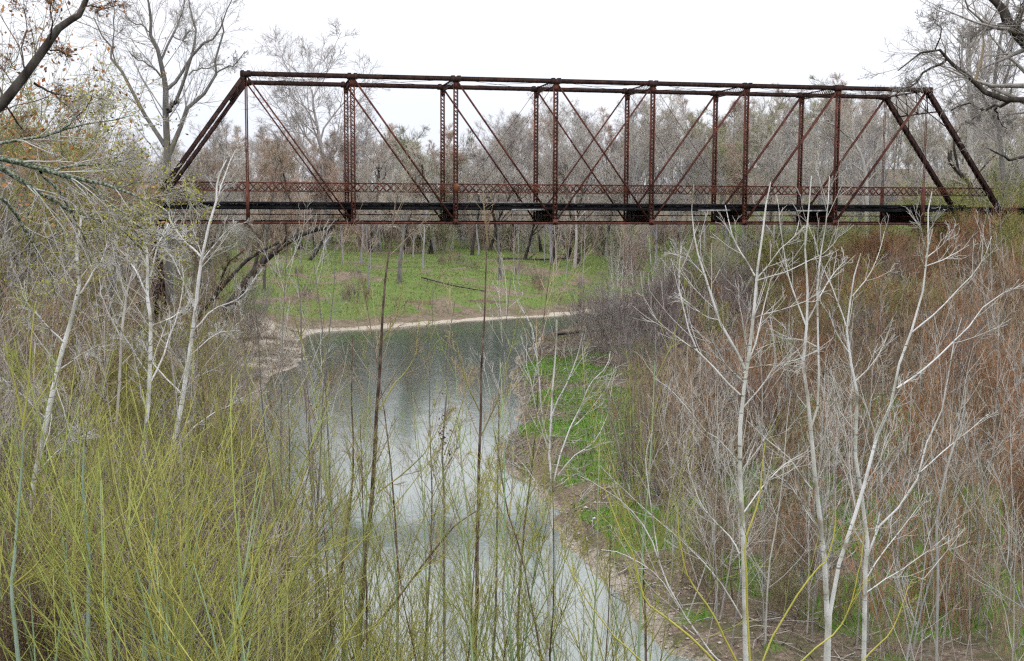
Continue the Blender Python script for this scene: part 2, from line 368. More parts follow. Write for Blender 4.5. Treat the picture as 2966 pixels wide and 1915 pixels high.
def wmat(t, b):
    n1 = noise(t, .8, 4, stretch=(1, .45, 1)); n2 = noise(t, 5, 3, stretch=(1, .5, 1))
    m_ = t.nodes.new('ShaderNodeMath'); m_.operation = 'MULTIPLY_ADD'; t.links.new(n2, m_.inputs[0]); m_.inputs[1].default_value = .18; t.links.new(n1, m_.inputs[2])
    bump(t, b, m_.outputs[0], .10, .14)
    c = ramp(t, noise(t, .12, 3), [(.35, (.13, .20, .145)), (.65, (.18, .225, .185))])
    t.links.new(c, b.inputs['Base Color']); b.inputs['Roughness'].default_value = .11
    b.inputs['IOR'].default_value = 3.5
M['water'] = mat('water', wmat)
wm = mesh_np('creek_water', [(-3, -5, 0), (120, -5, 0), (120, 140, 0), (-3, 140, 0)], [(0, 1, 2, 3)], None, [M['water']])
tag(link(bpy.data.objects.new('creek_water', wm)), 'still green grey creek water between the wooded banks', 'water', kind='structure')

# ------------------------------------------------------------------ the truss bridge
BX = [-6.02+5.5*i for i in range(10)]      # panel points of the lower chord
YN, YF, ZB, ZT = 67.76, 72.72, CZ-1.05, CZ+6.63
br = empty('truss_bridge', (BX[0], YN, ZB))
tag(br, 'rusty iron through truss bridge with latticed posts crossing the creek', 'bridge')
OFF = np.array([BX[0], YN, ZB])
class BG(Geo):
    def build(s, name, mats, parent=None, smooth=False):
        if not isinstance(mats, (list, tuple)): mats = [mats]
        s.V = [v-OFF for v in s.V]
        me = s.mesh(name, mats, smooth); o = bpy.data.objects.new(name, me); o.parent = parent or br
        return link(o)
def lacing(g, a, b, wid, cell, across, thick=.012, bw=.03, double=True, shift=0.0):
    """diagonal bars between two edges of a member from a to b"""
    a = np.array(a, float); b = np.array(b, float); L = np.linalg.norm(b-a); t = (b-a)/L; ac = np.array(across, float)
    n = max(1, int(round(L/cell))); c = L/n; nrm = np.cross(t, ac)
    for i in range(n):
        p = a+t*(i*c); q = a+t*((i+1)*c)
        sgn = 1 if i % 2 == 0 else -1
        g.beam(p-ac*wid/2*sgn+nrm*shift, q+ac*wid/2*sgn+nrm*shift, bw, thick, nrm)
        if double: g.beam(p+ac*wid/2*sgn+nrm*(shift+thick*1.2), q-ac*wid/2*sgn+nrm*(shift+thick*1.2), bw, thick, nrm)
X0T, X1T = BX[1], BX[8]
for yy in (YN, YF):
    near = yy == YN
    g = BG()                                                   # upper chord: two channels, cover plate, lacing
    for s in (-1, 1): g.beam((X0T, yy+s*.15, ZT), (X1T, yy+s*.15, ZT), .035, .21)
    g.beam((X0T-.1, yy, ZT+.113), (X1T+.1, yy, ZT+.113), .36, .014)
    for i in range(1, 9):                                       # splice plates and pin caps
        x = BX[i]
        for dx in (-.16, .16): g.beam((x+dx-.09, yy, ZT+.145), (x+dx+.09, yy, ZT+.145), .34, .05)
        for s in (-1, 1): g.beam((x-.28, yy+s*.178, ZT-.015), (x+.28, yy+s*.178, ZT-.015), .02, .26)
    tc_ = g.build('top_chord', M['rust_dark'])
    g = BG(); lacing(g, (X0T, yy, ZT-.105), (X1T, yy, ZT-.105), .3, .42, (0, 1, 0), bw=.06)
    g.build('lacing', M['rust_dark'], tc_)
    g = BG()                                                   # lower chord: paired eyebars, panel by panel
    for i in range(9):
        for s in (-1, 1):
            o_ = .06+.05*(i % 2)
            g.beam((BX[i], yy+s*o_, ZB), (BX[i+1], yy+s*o_, ZB), .028, .12)
    for x in BX:
        P = np.array([[(x, yy-.2, ZB), (x, yy+.2, ZB)]]); g.tubes(P, np.full((1, 2), .05), 10)
        for s in (-1, 1):
            P = np.array([[(x, yy+s*.17-.012, ZB), (x, yy+s*.17+.012, ZB)]]); g.tubes(P, np.full((1, 2), .13), 12)
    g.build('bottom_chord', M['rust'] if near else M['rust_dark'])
    for a, b in (((BX[0], yy, ZB), (X0T, yy, ZT)), ((BX[9], yy, ZB), (X1T, yy, ZT))):   # inclined end posts
        g = BG(); a = np.array(a); b = np.array(b); t = (b-a)/np.linalg.norm(b-a); nrm = np.cross(t, (0, 1, 0)); nrm *= np.sign(nrm[2])
        for s in (-1, 1): g.beam(a+(0, s*.15, 0), b+(0, s*.15, 0), .035, .2, nrm)
        g.beam(a+nrm*.108, b+nrm*.108, .37, .014, nrm)
        for k in np.arange(.03, 1, .055):
            p = a+(b-a)*k
            for s in (-1, 1): g.beam(p-nrm*.08+np.array([0, s*.174, 0]), p+nrm*.08+np.array([0, s*.174, 0]), .05, .008, (0, 1, 0))
        ep = g.build('end_post', M['rust_dark'])
        g = BG(); lacing(g, a-nrm*.106, b-nrm*.106, .3, .42, (0, 1, 0), bw=.06); g.build('lacing', M['rust_dark'], ep)
    for i in range(2, 8):                                      # latticed posts
        x = BX[i]; g = BG()
        for s in (-1, 1):
            g.beam((x+s*.115, yy, ZB-.05), (x+s*.115, yy, ZT-.1), .17, .022, (1, 0, 0))
            for q in (-1, 1): g.beam((x+s*.095, yy+q*.083, ZB-.05), (x+s*.095, yy+q*.083, ZT-.1), .012, .055, (1, 0, 0))
        g.beam((x, yy-.1, ZB-.1), (x, yy-.1, ZB+.22), .012, .27, (1, 0, 0))
        g.beam((x, yy-.1, ZT-.5), (x, yy-.1, ZT-.12), .012, .27, (1, 0, 0))
        po = g.build('vertical_post', M['rust'])
        g = BG()
        for q in (-1, 1): lacing(g, (x, yy+q*.095, ZB+.2), (x, yy+q*.095, ZT-.4), .19, .2, (1, 0, 0), bw=.026)
        g.build('lacing', M['rust'], po)
        if not near or i == 3:
            g = BG(); g.beam((x, yy-.12, ZB+1.62), (x, yy-.12, ZB+2.12), .014, .27, (1, 0, 0)); g.build('gusset_plate', M['rust_orange'], po)
    for i in (1, 8):                                           # hip hangers: a rod pair, then a plate post
        x = BX[i]; g = BG()
        for s in (-1, 1): g.tubes(np.array([[(x+s*.045, yy, ZB+2.1), (x+s*.045, yy, ZT)]]), np.full((1, 2), .02), 6)
        g.beam((x, yy, ZB-.05), (x, yy, ZB+2.15), .16, .17, (1, 0, 0))
        g.build('hanger', M['rust'])
    def eyebars(i0, i1, r, n, mname, name):
        g = BG(); a = np.array([BX[i0], yy, ZT-.02]); b = np.array([BX[i1], yy, ZB+.02])
        for s in ((-1, 1) if n == 2 else (0,)):
            o_ = np.array([0, s*.09, 0])
            if name == 'counter_rod': g.tubes(np.array([[a+o_, b+o_]]), np.full((1, 2), r), 6)
            else: g.beam(a+o_, b+o_, .024, r*2, (0, 0, 1))
        g.build(name, M[mname])
    for i0, i1, r in ((1, 2, .038), (2, 3, .042), (3, 4, .036), (4, 5, .028)):
        eyebars(i0, i1, r, 2, 'rust', 'diagonal_bar'); eyebars(9-i0, 9-i1, r, 2, 'rust', 'diagonal_bar')
    eyebars(4, 3, .013, 1, 'rod', 'counter_rod'); eyebars(5, 6, .013, 1, 'rod', 'counter_rod')
    # latticed handrail just inside the posts
    yr = yy+(.2 if near else -.2); z0, z1 = (CZ+.6, CZ+1.045) if near else (CZ+.645, CZ+1.12)
    g = BG(); xa, xb = BX[0]+1.2, BX[9]-1.0
    for z in (z0, z1): g.beam((xa, yr, z), (xb, yr, z), .05, .06 if z == z1 else .05)
    g.beam((xa, yr, z0), (xa, yr, z1), .04, .04, (1, 0, 0)); g.beam((xb, yr, z0), (xb, yr, z1), .04, .04, (1, 0, 0))
    ra = g.build('railing', M['rust'])
    g = BG(); lacing(g, (xa, yr, (z0+z1)/2), (xb, yr, (z0+z1)/2), z1-z0, .40, (0, 0, 1), thick=.012, bw=.042); g.build('lattice', M['rust'], ra)
# floor beams: fish-bellied plates from post to post
for i in range(1, 9):
    g = BG(); x = BX[i]; zt = CZ-.36
    pr = [(YN+.1, zt), (YN+.1, zt-.48), (YN+1.1, zt-.66), (YN+2.48, zt-.72), (YF-1.1, zt-.66), (YF-.1, zt-.48), (YF-.1, zt)]
    n = len(pr); V = [(x-.012, y, z) for y, z in pr]+[(x+.012, y, z) for y, z in pr]
    g.add(V, F4=[(k, (k+1) % n, (k+1) % n+n, k+n) for k in range(n)], F3=[(0, k+1, k) for k in range(1, n-1)]+[(n, n+k, n+k+1) for k in range(1, n-1)])
    g.beam((x, YN+.1, zt+.012), (x, YF-.1, zt+.012), .2, .02)
    for k in range(1, n-2): g.beam((x, pr[k][0], pr[k][1]), (x, pr[k+1][0], pr[k+1][1]), .18, .02)
    for yv in np.linspace(YN+.5, YF-.5, 6): g.beam((x-.03, yv, zt-.02), (x-.03, yv, zt-.5), .05, .03, (0, 1, 0))
    g.build('floor_beam', M['rust_dark'])
# stringers, deck planks
for k, yv in enumerate((YN+.32, YN+1.35, YN+2.48, YF-1.35, YF-.32)):
    g = BG(); g.beam((BX[0], yv, CZ-.25), (BX[9], yv, CZ-.25), .03, .21)
    for z in (CZ-.35, CZ-.152): g.beam((BX[0], yv, z), (BX[9], yv, z), .12, .014)
    g.build('stringer', M['timber'])
rs = random.Random(4)
g = BG(); x = BX[0]
while x < BX[9]:
    wd = rs.uniform(.19, .26)
    if rs.random() < .965:
        dz = rs.uniform(-.006, .006); e1, e2 = rs.uniform(-.12, .1), rs.uniform(-.1, .12)
        g.beam((x+wd/2, YN+.3+e1, CZ-.105+dz), (x+wd/2, YF-.3+e2, CZ-.105+dz), wd-.015, .075)
    x += wd
dk = g.build('deck', M['timber'])
g = BG(); g.beam((BX[0], YN+.30, CZ-.005), (BX[9]-6, YN+.30, CZ-.012), .14, .11); g.beam((BX[0], YF-.34, CZ-.005), (BX[9], YF-.34, CZ-.005), .14, .11)
g.build('curb_timber', M['timber'], dk)
for xa, xb, dy, z, rot in ((9.2, 15.6, .9, .055, .05), (15.8, 17.4, 1.4, .04, .0), (3.6, 6.0, 1.1, .02, .12), (-1.3, .5, 1.2, .02, .05), (10.9, 14.2, .35, .075, 0), (17.9, 20.6, 1.0, .03, .02), (23, 26, .8, .0, .04)):
    g = BG(); g.beam((xa, YN+dy, CZ+z), (xb, YN+dy+rot*3, CZ+z), .2, .032); g.build('loose_plank', M['plank'])
# hanging loose deck boards under the stringers
for x, yv in ((24.3, YN+.2), (30.2, YN+.2), (13.6, YN+.24)):
    g = BG(); g.beam((x, yv, CZ-.33), (x+1.9, yv, CZ-.31), .05, .09); g.build('loose_plank', M['plank'])
# top struts, portals and sway rods
for i in range(2, 8):
    g = BG(); x = BX[i]
    for z in (ZT+.06, ZT-.24): g.beam((x, YN+.1, z), (x, YF-.1, z), .1, .05)
    lacing(g, (x, YN+.1, ZT-.09), (x, YF-.1, ZT-.09), .26, .26, (0, 0, 1), bw=.025)
    g.build('top_strut', M['rust_dark'])
g = BG()
for i in range(1, 8):
    for a, b in ((YN, YF), (YF, YN)): g.tubes(np.array([[(BX[i], a, ZT), (BX[i+1], b, ZT-.03)]]), np.full((1, 2), .011), 5)
g.build('top_lateral_rods', M['rod'])
g = BG()
for i in range(0, 9):
    for a, b in ((YN, YF), (YF, YN)): g.tubes(np.array([[(BX[i], a, ZB+.42), (BX[i+1], b, ZB+.42)]]), np.full((1, 2), .016), 5)
g.build('bottom_lateral_rods', M['rod'])
for i0, i1 in ((1, 0), (8, 9)):
    t = np.array([BX[i1]-BX[i0], 0, ZB-ZT]); t /= np.linalg.norm(t); g = BG()
    A = np.array([BX[i0], YN+.1, ZT]); B = np.array([BX[i0], YF-.1, ZT]); C = A+t*1.45; D = B+t*1.45
    g.beam(A, B, .1, .1); g.beam(C, D, .06, .08)
    for k in range(4):
        p, q = A+(B-A)*k/4, A+(B-A)*(k+1)/4; r_, s2 = C+(D-C)*k/4, C+(D-C)*(k+1)/4
        g.beam(p, s2, .04, .04); g.beam(q, r_, .04, .04); g.beam(q, s2, .03, .03)
    for P_, Q_ in ((C, C+t*1.3), (D, D+t*1.3)):
        sg = 1 if P_ is C else -1; g.beam(P_+np.array([0, sg*1.2, 0]), Q_, .05, .05)
    g.build('portal_brace', M['rust_dark'])

# piers and approach spans
def pier(x, label):
    gz = [float(terrain(x, y)[0])-.6 for y in (YN, YF)]
    r_ = empty('bridge_pier', (x, YN, min(gz))); tag(r_, label, 'pier', 'steel piers under the truss bridge'); o3 = np.array([x, YN, min(gz)])
    def bl(g, nm, m): g.V = [v-o3 for v in g.V]; Geo.build(g, nm, [M[m]], r_)
    for sx in (-.75, .75):
        for yy, z0 in ((YN-.1, gz[0]), (YF+.1, gz[1])):
            g = Geo(); g.beam((x+sx*1.25, yy, z0), (x+sx*.5, yy, ZB-.42), .34, .3, (0, 1, 0)); bl(g, 'column', 'rust_dark')
    g = Geo(); g.beam((x, YN-.5, ZB-.26), (x, YF+.5, ZB-.26), 1.5, .3); bl(g, 'cap_beam', 'rust_dark')
    for k in range(3):
        za = max(gz)+.6+(ZB-.6-max(gz)-.6)*k/3; zb = max(gz)+.6+(ZB-.6-max(gz)-.6)*(k+1)/3
        for sx in (-1, 1):
            g = Geo(); f1 = sx*(.9-.5*k/3); f2 = sx*(.9-.5*(k+1)/3)
            g.beam((x+f1, YN, za), (x+f2, YF, zb), .05, .06); g.beam((x+f1, YF, za), (x+f2, YN, zb), .05, .06); g.beam((x+f2, YN, zb), (x+f2, YF, zb), .14, .14)
            bl(g, 'cross_brace', 'rust_dark')
pier(BX[0]+.1, 'dark steel trestle pier on the left bank half hidden by saplings')
pier(BX[9]-.1, 'dark steel trestle pier behind rust coloured willows at the right end')
for x0, x1, lab in ((BX[0]-.2, BX[0]-16, 'black timber approach span left of the truss behind branches'), (BX[9]+.2, BX[9]+16, 'black timber approach span leading off right of the truss')):
    r_ = empty('approach_span', (x0, YN, CZ-.3)); tag(r_, lab, 'bridge span'); o3 = np.array([x0, YN, CZ-.3])
    g = Geo(); x = min(x0, x1)
    while x < max(x0, x1): g.beam((x+.12, YN+.3, CZ-.11), (x+.12, YF-.3, CZ-.11), .21, .08); x += .23
    g.V = [v-o3 for v in g.V]; g.build('deck', M['timber'], r_)
    for yv in (YN+.5, YN+2.48, YF-.5):
        g = Geo(); g.beam((x0, yv, CZ-.34), (x1, yv, CZ-.34), .16, .36); g.V = [v-o3 for v in g.V]; g.build('stringer', M['timber'], r_)
    for k in (.35, .7, 1.0):
        xx = x0+(x1-x0)*k
        g = Geo()
        for yv in (YN+.4, YF-.4): g.beam((xx, yv, float(terrain(xx, yv)[0])-.6), (xx, yv, CZ-.5), .28, .28)
        g.beam((xx, YN+.1, CZ-.58), (xx, YF-.1, CZ-.58), .28, .14); g.V = [v-o3 for v in g.V]; g.build('bent', M['timber'], r_)

# ------------------------------------------------------------------ thin damp air
hz = bpy.data.materials.new('haze'); hz.use_nodes = True; hz.node_tree.nodes.clear()
ho = hz.node_tree.nodes.new('ShaderNodeOutputMaterial'); hv = hz.node_tree.nodes.new('ShaderNodeVolumePrincipled')
hv.inputs['Color'].default_value = (.93, .95, 1, 1); hv.inputs['Density'].default_value = .0011; hv.inputs['Anisotropy'].default_value = .2
hz.node_tree.links.new(hv.outputs[0], ho.inputs['Volume'])
g = Geo(); g.beam((-560, 225, 27), (620, 225, 27), 950, 70)
ha = g.build('haze', hz); tag(ha, 'thin grey damp air over the creek valley', 'haze', kind='stuff')
S.cycles.volume_bounces = 1; S.cycles.volume_max_steps = 32

# ------------------------------------------------------------------ plants: growth
def nrm_(v): return v/(np.linalg.norm(v, axis=-1, keepdims=True)+1e-9)
def walk(rng, base, d, L, K, wob=.1, trop=0.0):
    d = nrm_(d); P = [base]; st = (L/(K-1))[:, None]
    for k in range(K-1):
        P.append(P[-1]+d*st)
        d = d+rng.normal(0, wob, d.shape); d[:, 2] += trop; d = nrm_(d)
    return np.stack(P, 1)
def taper(r0, r1, K, pw=1.0):
    t = (np.linspace(0, 1, K)**pw)[None]
    return np.asarray(r0)[:, None]*(1-t)+np.asarray(r1)[:, None]*t
def kids(rng, P, R, n, t=(.3, 1), ang=(35, 60), lf=.5, K=5, wob=.12, trop=.05, rf=.6, rmin=.004, shrink=.55, Lmin=0.0, opposite=False, fl=(.6, 1.2), Lmax=1e9):
    Mn, Kp = P.shape[:2]; idx = np.repeat(np.arange(Mn), n); N = len(idx)
    if N == 0: return np.zeros((0, K, 3)), np.zeros((0, K))
    tt = rng.uniform(t[0], t[1], N)
    az = rng.uniform(0, 2*pi, N)
    if opposite:
        tt = np.repeat(np.round(rng.uniform(t[0], t[1], (N+1)//2)*12)/12, 2)[:N]; az = np.repeat(az[::2], 2)[:N]+np.tile([0, pi], N)[:N]
    f = np.clip(tt, 0, .999)*(Kp-1); i = f.astype(int); fr = (f-i)[:, None]
    A = P[idx, i]; B = P[idx, i+1]; base = A+(B-A)*fr; T = nrm_(B-A)
    Lp = np.linalg.norm(np.diff(P, axis=1), axis=2).sum(1)[idx]
    ref = np.where(np.abs(T[:, 2:3]) > .9, np.array([[1.0, 0, 0]]), np.array([[0, 0, 1.0]]))
    U = nrm_(np.cross(T, ref)); W = np.cross(T, U)
    a = np.radians(rng.uniform(ang[0], ang[1], N))[:, None]
    d = np.cos(a)*T+np.sin(a)*(np.cos(az)[:, None]*U+np.sin(az)[:, None]*W)
    L = np.maximum(np.minimum(Lp*lf, Lmax)*rng.uniform(fl[0], fl[1], N)*(1-shrink*tt), Lmin)
    Q = walk(rng, base, d, L, K, wob, trop)
    rb = R[idx, i]*(1-fr[:, 0])+R[idx, i+1]*fr[:, 0]
    r0 = np.maximum(rb*rf, rmin)
    return Q, taper(r0, np.full(N, rmin*.7), K)
def smooth(pts, n=8):
    """curve through the given points"""
    P = np.array(pts, float)
    if len(P) == 2: return P[0]+(P[1]-P[0])*np.linspace(0, 1, n)[:, None]
    Q = np.vstack([2*P[0]-P[1], P, 2*P[-1]-P[-2]]); out = []
    seg = np.linspace(0, len(P)-1, n)
    for s in seg:
        i = min(int(s), len(P)-2); u = s-i; p0, p1, p2, p3 = Q[i:i+4]
        out.append(.5*((2*p1)+(-p0+p2)*u+(2*p0-5*p1+4*p2-p3)*u*u+(-p0+3*p1-3*p2+p3)*u**3))
    return np.array(out)

def thing_of(name, loc, parts, rz=0.0, sc=1.0):
    """parts: list of (name, mesh)"""
    r = empty(name, loc, rz); r.scale = (sc, sc, sc)
    for nm, me in parts:
        o = bpy.data.objects.new(nm, me); o.parent = r; link(o)
    return r
def dup(src, loc, rz, sc):
    c = src.copy(); c.location = loc; c.rotation_euler = (0, 0, rz); c.scale = (sc[0], sc[0], sc[1]) if hasattr(sc, '__len__') else (sc, sc, sc)
    S.collection.objects.link(c)
    for ch in list(src.children):
        d = ch.copy(); d.parent = c; S.collection.objects.link(d)
    return c
class Kind:
    """one built plant, then copies of it; the first placing moves the original"""
    def __init__(s, name, parts): s.name = name; s.parts = parts; s.first = None
    def place(s, loc, rz, sc, label, cat, group, tilt=(0, 0)):
        if s.first is None:
            o = thing_of(s.name, loc, s.parts); s.first = o
            o.rotation_euler = (0, 0, rz); o.scale = (sc[0], sc[0], sc[1]) if hasattr(sc, '__len__') else (sc, sc, sc)
        else: o = dup(s.first, loc, rz, sc)
        o.rotation_euler = (tilt[0], tilt[1], rz)
        o['label'] = label; o['category'] = cat; o['group'] = group
        return o

def bare_tree(seed, H=15, r=.22, spread=1.0, twig='far_twig', barkm='far_bark', rt=.016, nl=(7, 6, 6, 6), lean=.0, fork=.3, leaf=None, nleaf=0, lsz=.12, up=.06, an=1.0, dl=.8):
    rng = np.random.default_rng(seed)
    tr = walk(rng, np.zeros((1, 3)), np.array([[lean, 0, 1.0]]), np.array([H*.8]), 9, .07, .03)
    trR = taper(np.array([r]), np.array([r*.22]), 9, .9); trR[0, 0] *= 1.3
    a, aR = kids(rng, tr, trR, nl[0], (fork, 1), (22*an, 55*an), .62*spread, 8, .13, up, .62, rt*1.5, .5)
    b, bR = kids(rng, a, aR, nl[1], (.2, 1), (25*an, 60*an), .5, 6, .16, up*.8, .6, rt*1.2, .5)
    c, cR = kids(rng, b, bR, nl[2], (.15, 1), (25*an, 65*an), .6, 4, .2, up*.6, .6, rt, .45, .5)
    d, dR = kids(rng, c, cR, nl[3], (.1, 1), (25*an, 65*an), dl, 3, .2, .02, .7, rt*.8, .4, .35)
    g = Geo(); g.tubes(tr, trR, 8); g.tubes(a, aR, 5)
    me1 = g.mesh('trunk', [M[barkm]], True)
    g = Geo(); g.tubes(b, bR, 3); g.tubes(c, cR, 3); g.tubes(d, dR, 3)
    mats = [M[twig]]
    if leaf:
        pts = d[:, -1]; pts = pts[rng.permutation(len(pts))[:nleaf]]; g.leaves(pts+rng.normal(0, .05, pts.shape), lsz, rng, 1); mats.append(M[leaf])
    return [('trunk', me1), ('crown', g.mesh('crown', mats))]
def thicket_shrub(seed, H=3.6, ns=14, r=.018, twig='red_twig', stem=None, spread=.9, rt=.006, n1=9, n2=4, leaf=None, nleaf=0, lsz=.05, wob=.06, ang=(18, 45), trop=.05, base=.35):
    rng = np.random.default_rng(seed)
    b0 = np.column_stack([rng.normal(0, base, ns), rng.normal(0, base, ns), np.full(ns, -.1)])
    d0 = np.column_stack([rng.normal(0, .22*spread, ns), rng.normal(0, .22*spread, ns), np.ones(ns)])
    st = walk(rng, b0, d0, H*rng.uniform(.55, 1.05, ns), 7, wob, .03); sR = taper(r*rng.uniform(.6, 1.2, ns), np.full(ns, rt), 7)
    a, aR = kids(rng, st, sR, n1, (.2, 1), ang, .38*spread, 5, .1, trop, .6, rt, .5, .3)
    b, bR = kids(rng, a, aR, n2, (.15, 1), ang, .5, 3, .12, trop, .7, rt*.8, .4, .18)
    g = Geo(); g.tubes(st, sR, 4); me1 = g.mesh('stems', [M[stem or twig]])
    g = Geo(); g.tubes(a, aR, 3); g.tubes(b, bR, 3); mats = [M[twig]]
    if leaf:
        pts = np.concatenate([b[:, -1], b[:, 1], a[:, -1], a[:, 2]]); pts = pts[rng.permutation(len(pts))[:nleaf]]
        g.leaves(pts+rng.normal(0, .06, pts.shape), lsz, rng, 1); mats.append(M[leaf])
    return [('stems', me1), ('twigs', g.mesh('twigs', mats))]
def sapling(seed, H=6, r=.045, barkm='white_bark', twig='pale_twig', rt=.006, n=(12, 5, 3), ang=(28, 48), lf=.42, trop=.1, lean=(0, 0), wob=.035, t0=.22, opposite=False, leaf=None, nleaf=0, lsz=.03):
    rng = np.random.default_rng(seed)
    tr = walk(rng, np.zeros((1, 3)), np.array([[lean[0], lean[1], 1.0]]), np.array([H]), 10, wob, .02); tR = taper(np.array([r]), np.array([rt]), 10, .9)
    a, aR = kids(rng, tr, tR, n[0], (t0, .97), ang, lf, 7, .06, trop, .55, rt, .6, opposite=opposite)
    b, bR = kids(rng, a, aR, n[1], (.15, 1), ang, .42, 4, .07, trop*.8, .6, rt*.8, .5, .12)
    c, cR = kids(rng, b, bR, n[2], (.15, 1), ang, .45, 3, .08, trop*.5, .7, rt*.65, .5, .08)
    g = Geo(); g.tubes(tr, tR, 7); me1 = g.mesh('trunk', [M[barkm]], True)
    g = Geo(); g.tubes(a, aR, 4); g.tubes(b, bR, 3); g.tubes(c, cR, 3); mats = [M[twig]]
    if leaf:
        pts = np.concatenate([b[:, -1], c[:, -1], a[:, -1]]); pts = pts[rng.permutation(len(pts))[:nleaf]]; g.leaves(pts, lsz, rng, 1); mats.append(M[leaf])
    return [('trunk', me1), ('crown', g.mesh('crown', mats))]

def surveyed(name, limbs, Y, label, cat, barkm, twig, seed, group=None, widths=None, n=(5, 4, 3), rt=.006, dy=.6, lf=(.5, .5, .5), ang=(25, 50), trop=.05, leaf=None, nleaf=0, lsz=.04, limbm=None, tw=(.25, 1), wob=.08, lat=.012, foot=None, rf=.38, ws=1.0, cap=1e9):
    """a tree whose main limbs were measured: limbs = [(points, width0, width1)], first is the trunk"""
    rng = np.random.default_rng(seed); g = Geo(); gb = Geo(); PP = []; RR = []
    trunkP = None
    for k, (pts, w0, w1) in enumerate(limbs):
        s0 = 0.0
        yb = Y
        if k and trunkP is not None:          # a limb starts at the depth of the limb it leaves
            q = at(*pts[0], Y); cand = np.concatenate(PP); j = np.argmin(((cand[:, [0, 2]]-q[[0, 2]])**2).sum(1)); yb = cand[j, 1]
        ye = yb+(rng.uniform(-dy, dy) if k else 0)
        W = [at(p[0], p[1], yb+(ye-yb)*i/(len(pts)-1)) for i, p in enumerate(pts)]
        if k == 0 and foot is not False:      # carry the trunk into the ground below
            z = float(terrain(W[0][0], W[0][1])[0])
            if W[0][2] > z-.2:
                dd = W[0]-W[1]; W.insert(0, np.array([W[0][0]+dd[0]*.3, W[0][1], z-.25]))
        K = 14 if k == 0 else 9
        P = smooth(W, K); Lk = np.linalg.norm(np.diff(P, axis=0), axis=1).sum()
        P[1:-1] += rng.normal(0, lat, P[1:-1].shape)*min(1, Lk*.5)
        R = np.linspace(w0*ws, w1*ws**.5, K)*mperpx(Y)/2; R = np.maximum(R, rt*.8)
        PP.append(P); RR.append(R)
        if k == 0: trunkP = P; g.tubes(P, R, 9)
        else: gb.tubes(P, R, 6)
    o3 = PP[0][0].copy()
    KK = 9
    def res(P, R): i = np.linspace(0, len(P)-1, KK); j = np.clip(i.astype(int), 0, len(P)-2); f = (i-j); return P[j]*(1-f)[:, None]+P[j+1]*f[:, None], R[j]*(1-f)+R[j+1]*f
    A = [res(p, r_) for p, r_ in zip(PP, RR)]; AP = np.stack([a[0] for a in A]); AR = np.stack([a[1] for a in A])
    g2 = Geo(); mats = [M[twig]]
    nb = max(1, n[0])
    if n[0]:
        a, aR = kids(rng, AP, AR, n[0], tw, ang, (.56*lf[0]), 6, wob, trop, rf, rt*1.2, .5, .2, Lmax=cap)
        b, bR = kids(rng, a, aR, n[1], (.15, 1), ang, lf[1], 4, wob*1.2, trop*.7, .6, rt, .5, .12)
        c, cR = kids(rng, b, bR, n[2], (.15, 1), ang, lf[2], 3, wob*1.4, trop*.4, .7, rt*.8, .5, .08)
        g2.tubes(a, aR, 4); g2.tubes(b, bR, 3); g2.tubes(c, cR, 3)
        if leaf:
            pts = np.concatenate([c[:, -1], b[:, -1], b[:, 2]]); pts = pts[rng.permutation(len(pts))[:nleaf]]
            g2.leaves(pts+rng.normal(0, .03, pts.shape), lsz, rng, 1); mats.append(M[leaf])
    root = empty(name, o3); tag(root, label, cat, group)
    for gg, nm, mm in ((g, 'trunk', [M[barkm]]), (gb, 'limbs', [M[limbm or barkm]]), (g2, 'crown', mats)):
        if gg.V: gg.V = [v-o3 for v in gg.V]; gg.build(nm, mm, root, nm != 'crown')
    return root

ORD = ['first', 'second', 'third', 'fourth', 'fifth', 'sixth', 'seventh', 'eighth', 'ninth']
def panel_phrase(p):
    x = sheet_x(p); e = [sheet_x((bx, YN, CZ)) for bx in BX]
    if x < e[0]: return 'beyond the left end post'
    if x > e[-1]: return 'beyond the right end post'
    k = max(i for i in range(9) if x >= e[i]); return 'behind the %s truss panel' % ORD[k]

# ------------------------------------------------------------------ far wood
rg = np.random.default_rng(11)
def ground_z(x, y): return float(terrain(x, y)[0])
def uni(a, b): return float(rg.uniform(a, b))
FAR = {
 'grey': [Kind('bare_tree', bare_tree(100+i, 16, .2, 1.0+.15*(i % 2), 'far_twig', 'far_bark', .0125, (13, 9, 6, 5), an=.8, up=.07, fork=.22, dl=.9)) for i in range(5)],
 'red': [Kind('bare_tree', bare_tree(110+i, 12, .13, .9, 'far_twig_red', 'far_bark', .0125, (14, 9, 6, 5), up=.09, an=.65, fork=.15, dl=.9)) for i in range(2)],
 'olive': [Kind('bare_tree', bare_tree(120+i, 12, .18, 1.0, 'far_twig_olive', 'far_bark', .013, (13, 9, 6, 4), leaf='bud', nleaf=1500, lsz=.06, an=.75, fork=.15, dl=.9)) for i in range(2)]}
FDESC = {'grey': 'grey bare tree', 'red': 'reddish bare tree', 'olive': 'olive budding tree'}
count = 0
def far_tree(col, x, y, sc):
    k = FAR[col][int(rg.integers(len(FAR[col])))]
    z = ground_z(x, y)
    row = 'in front' if y < 158 else ('inside wood' if y < 195 else 'at back')
    k.place((x, y, z-.1), uni(0, 6.28), sc, '%s %s %s' % (FDESC[col], row, panel_phrase((x, y, CZ))), 'tree', 'bare trees of the far wood', (uni(-.06, .06), uni(-.06, .06)))
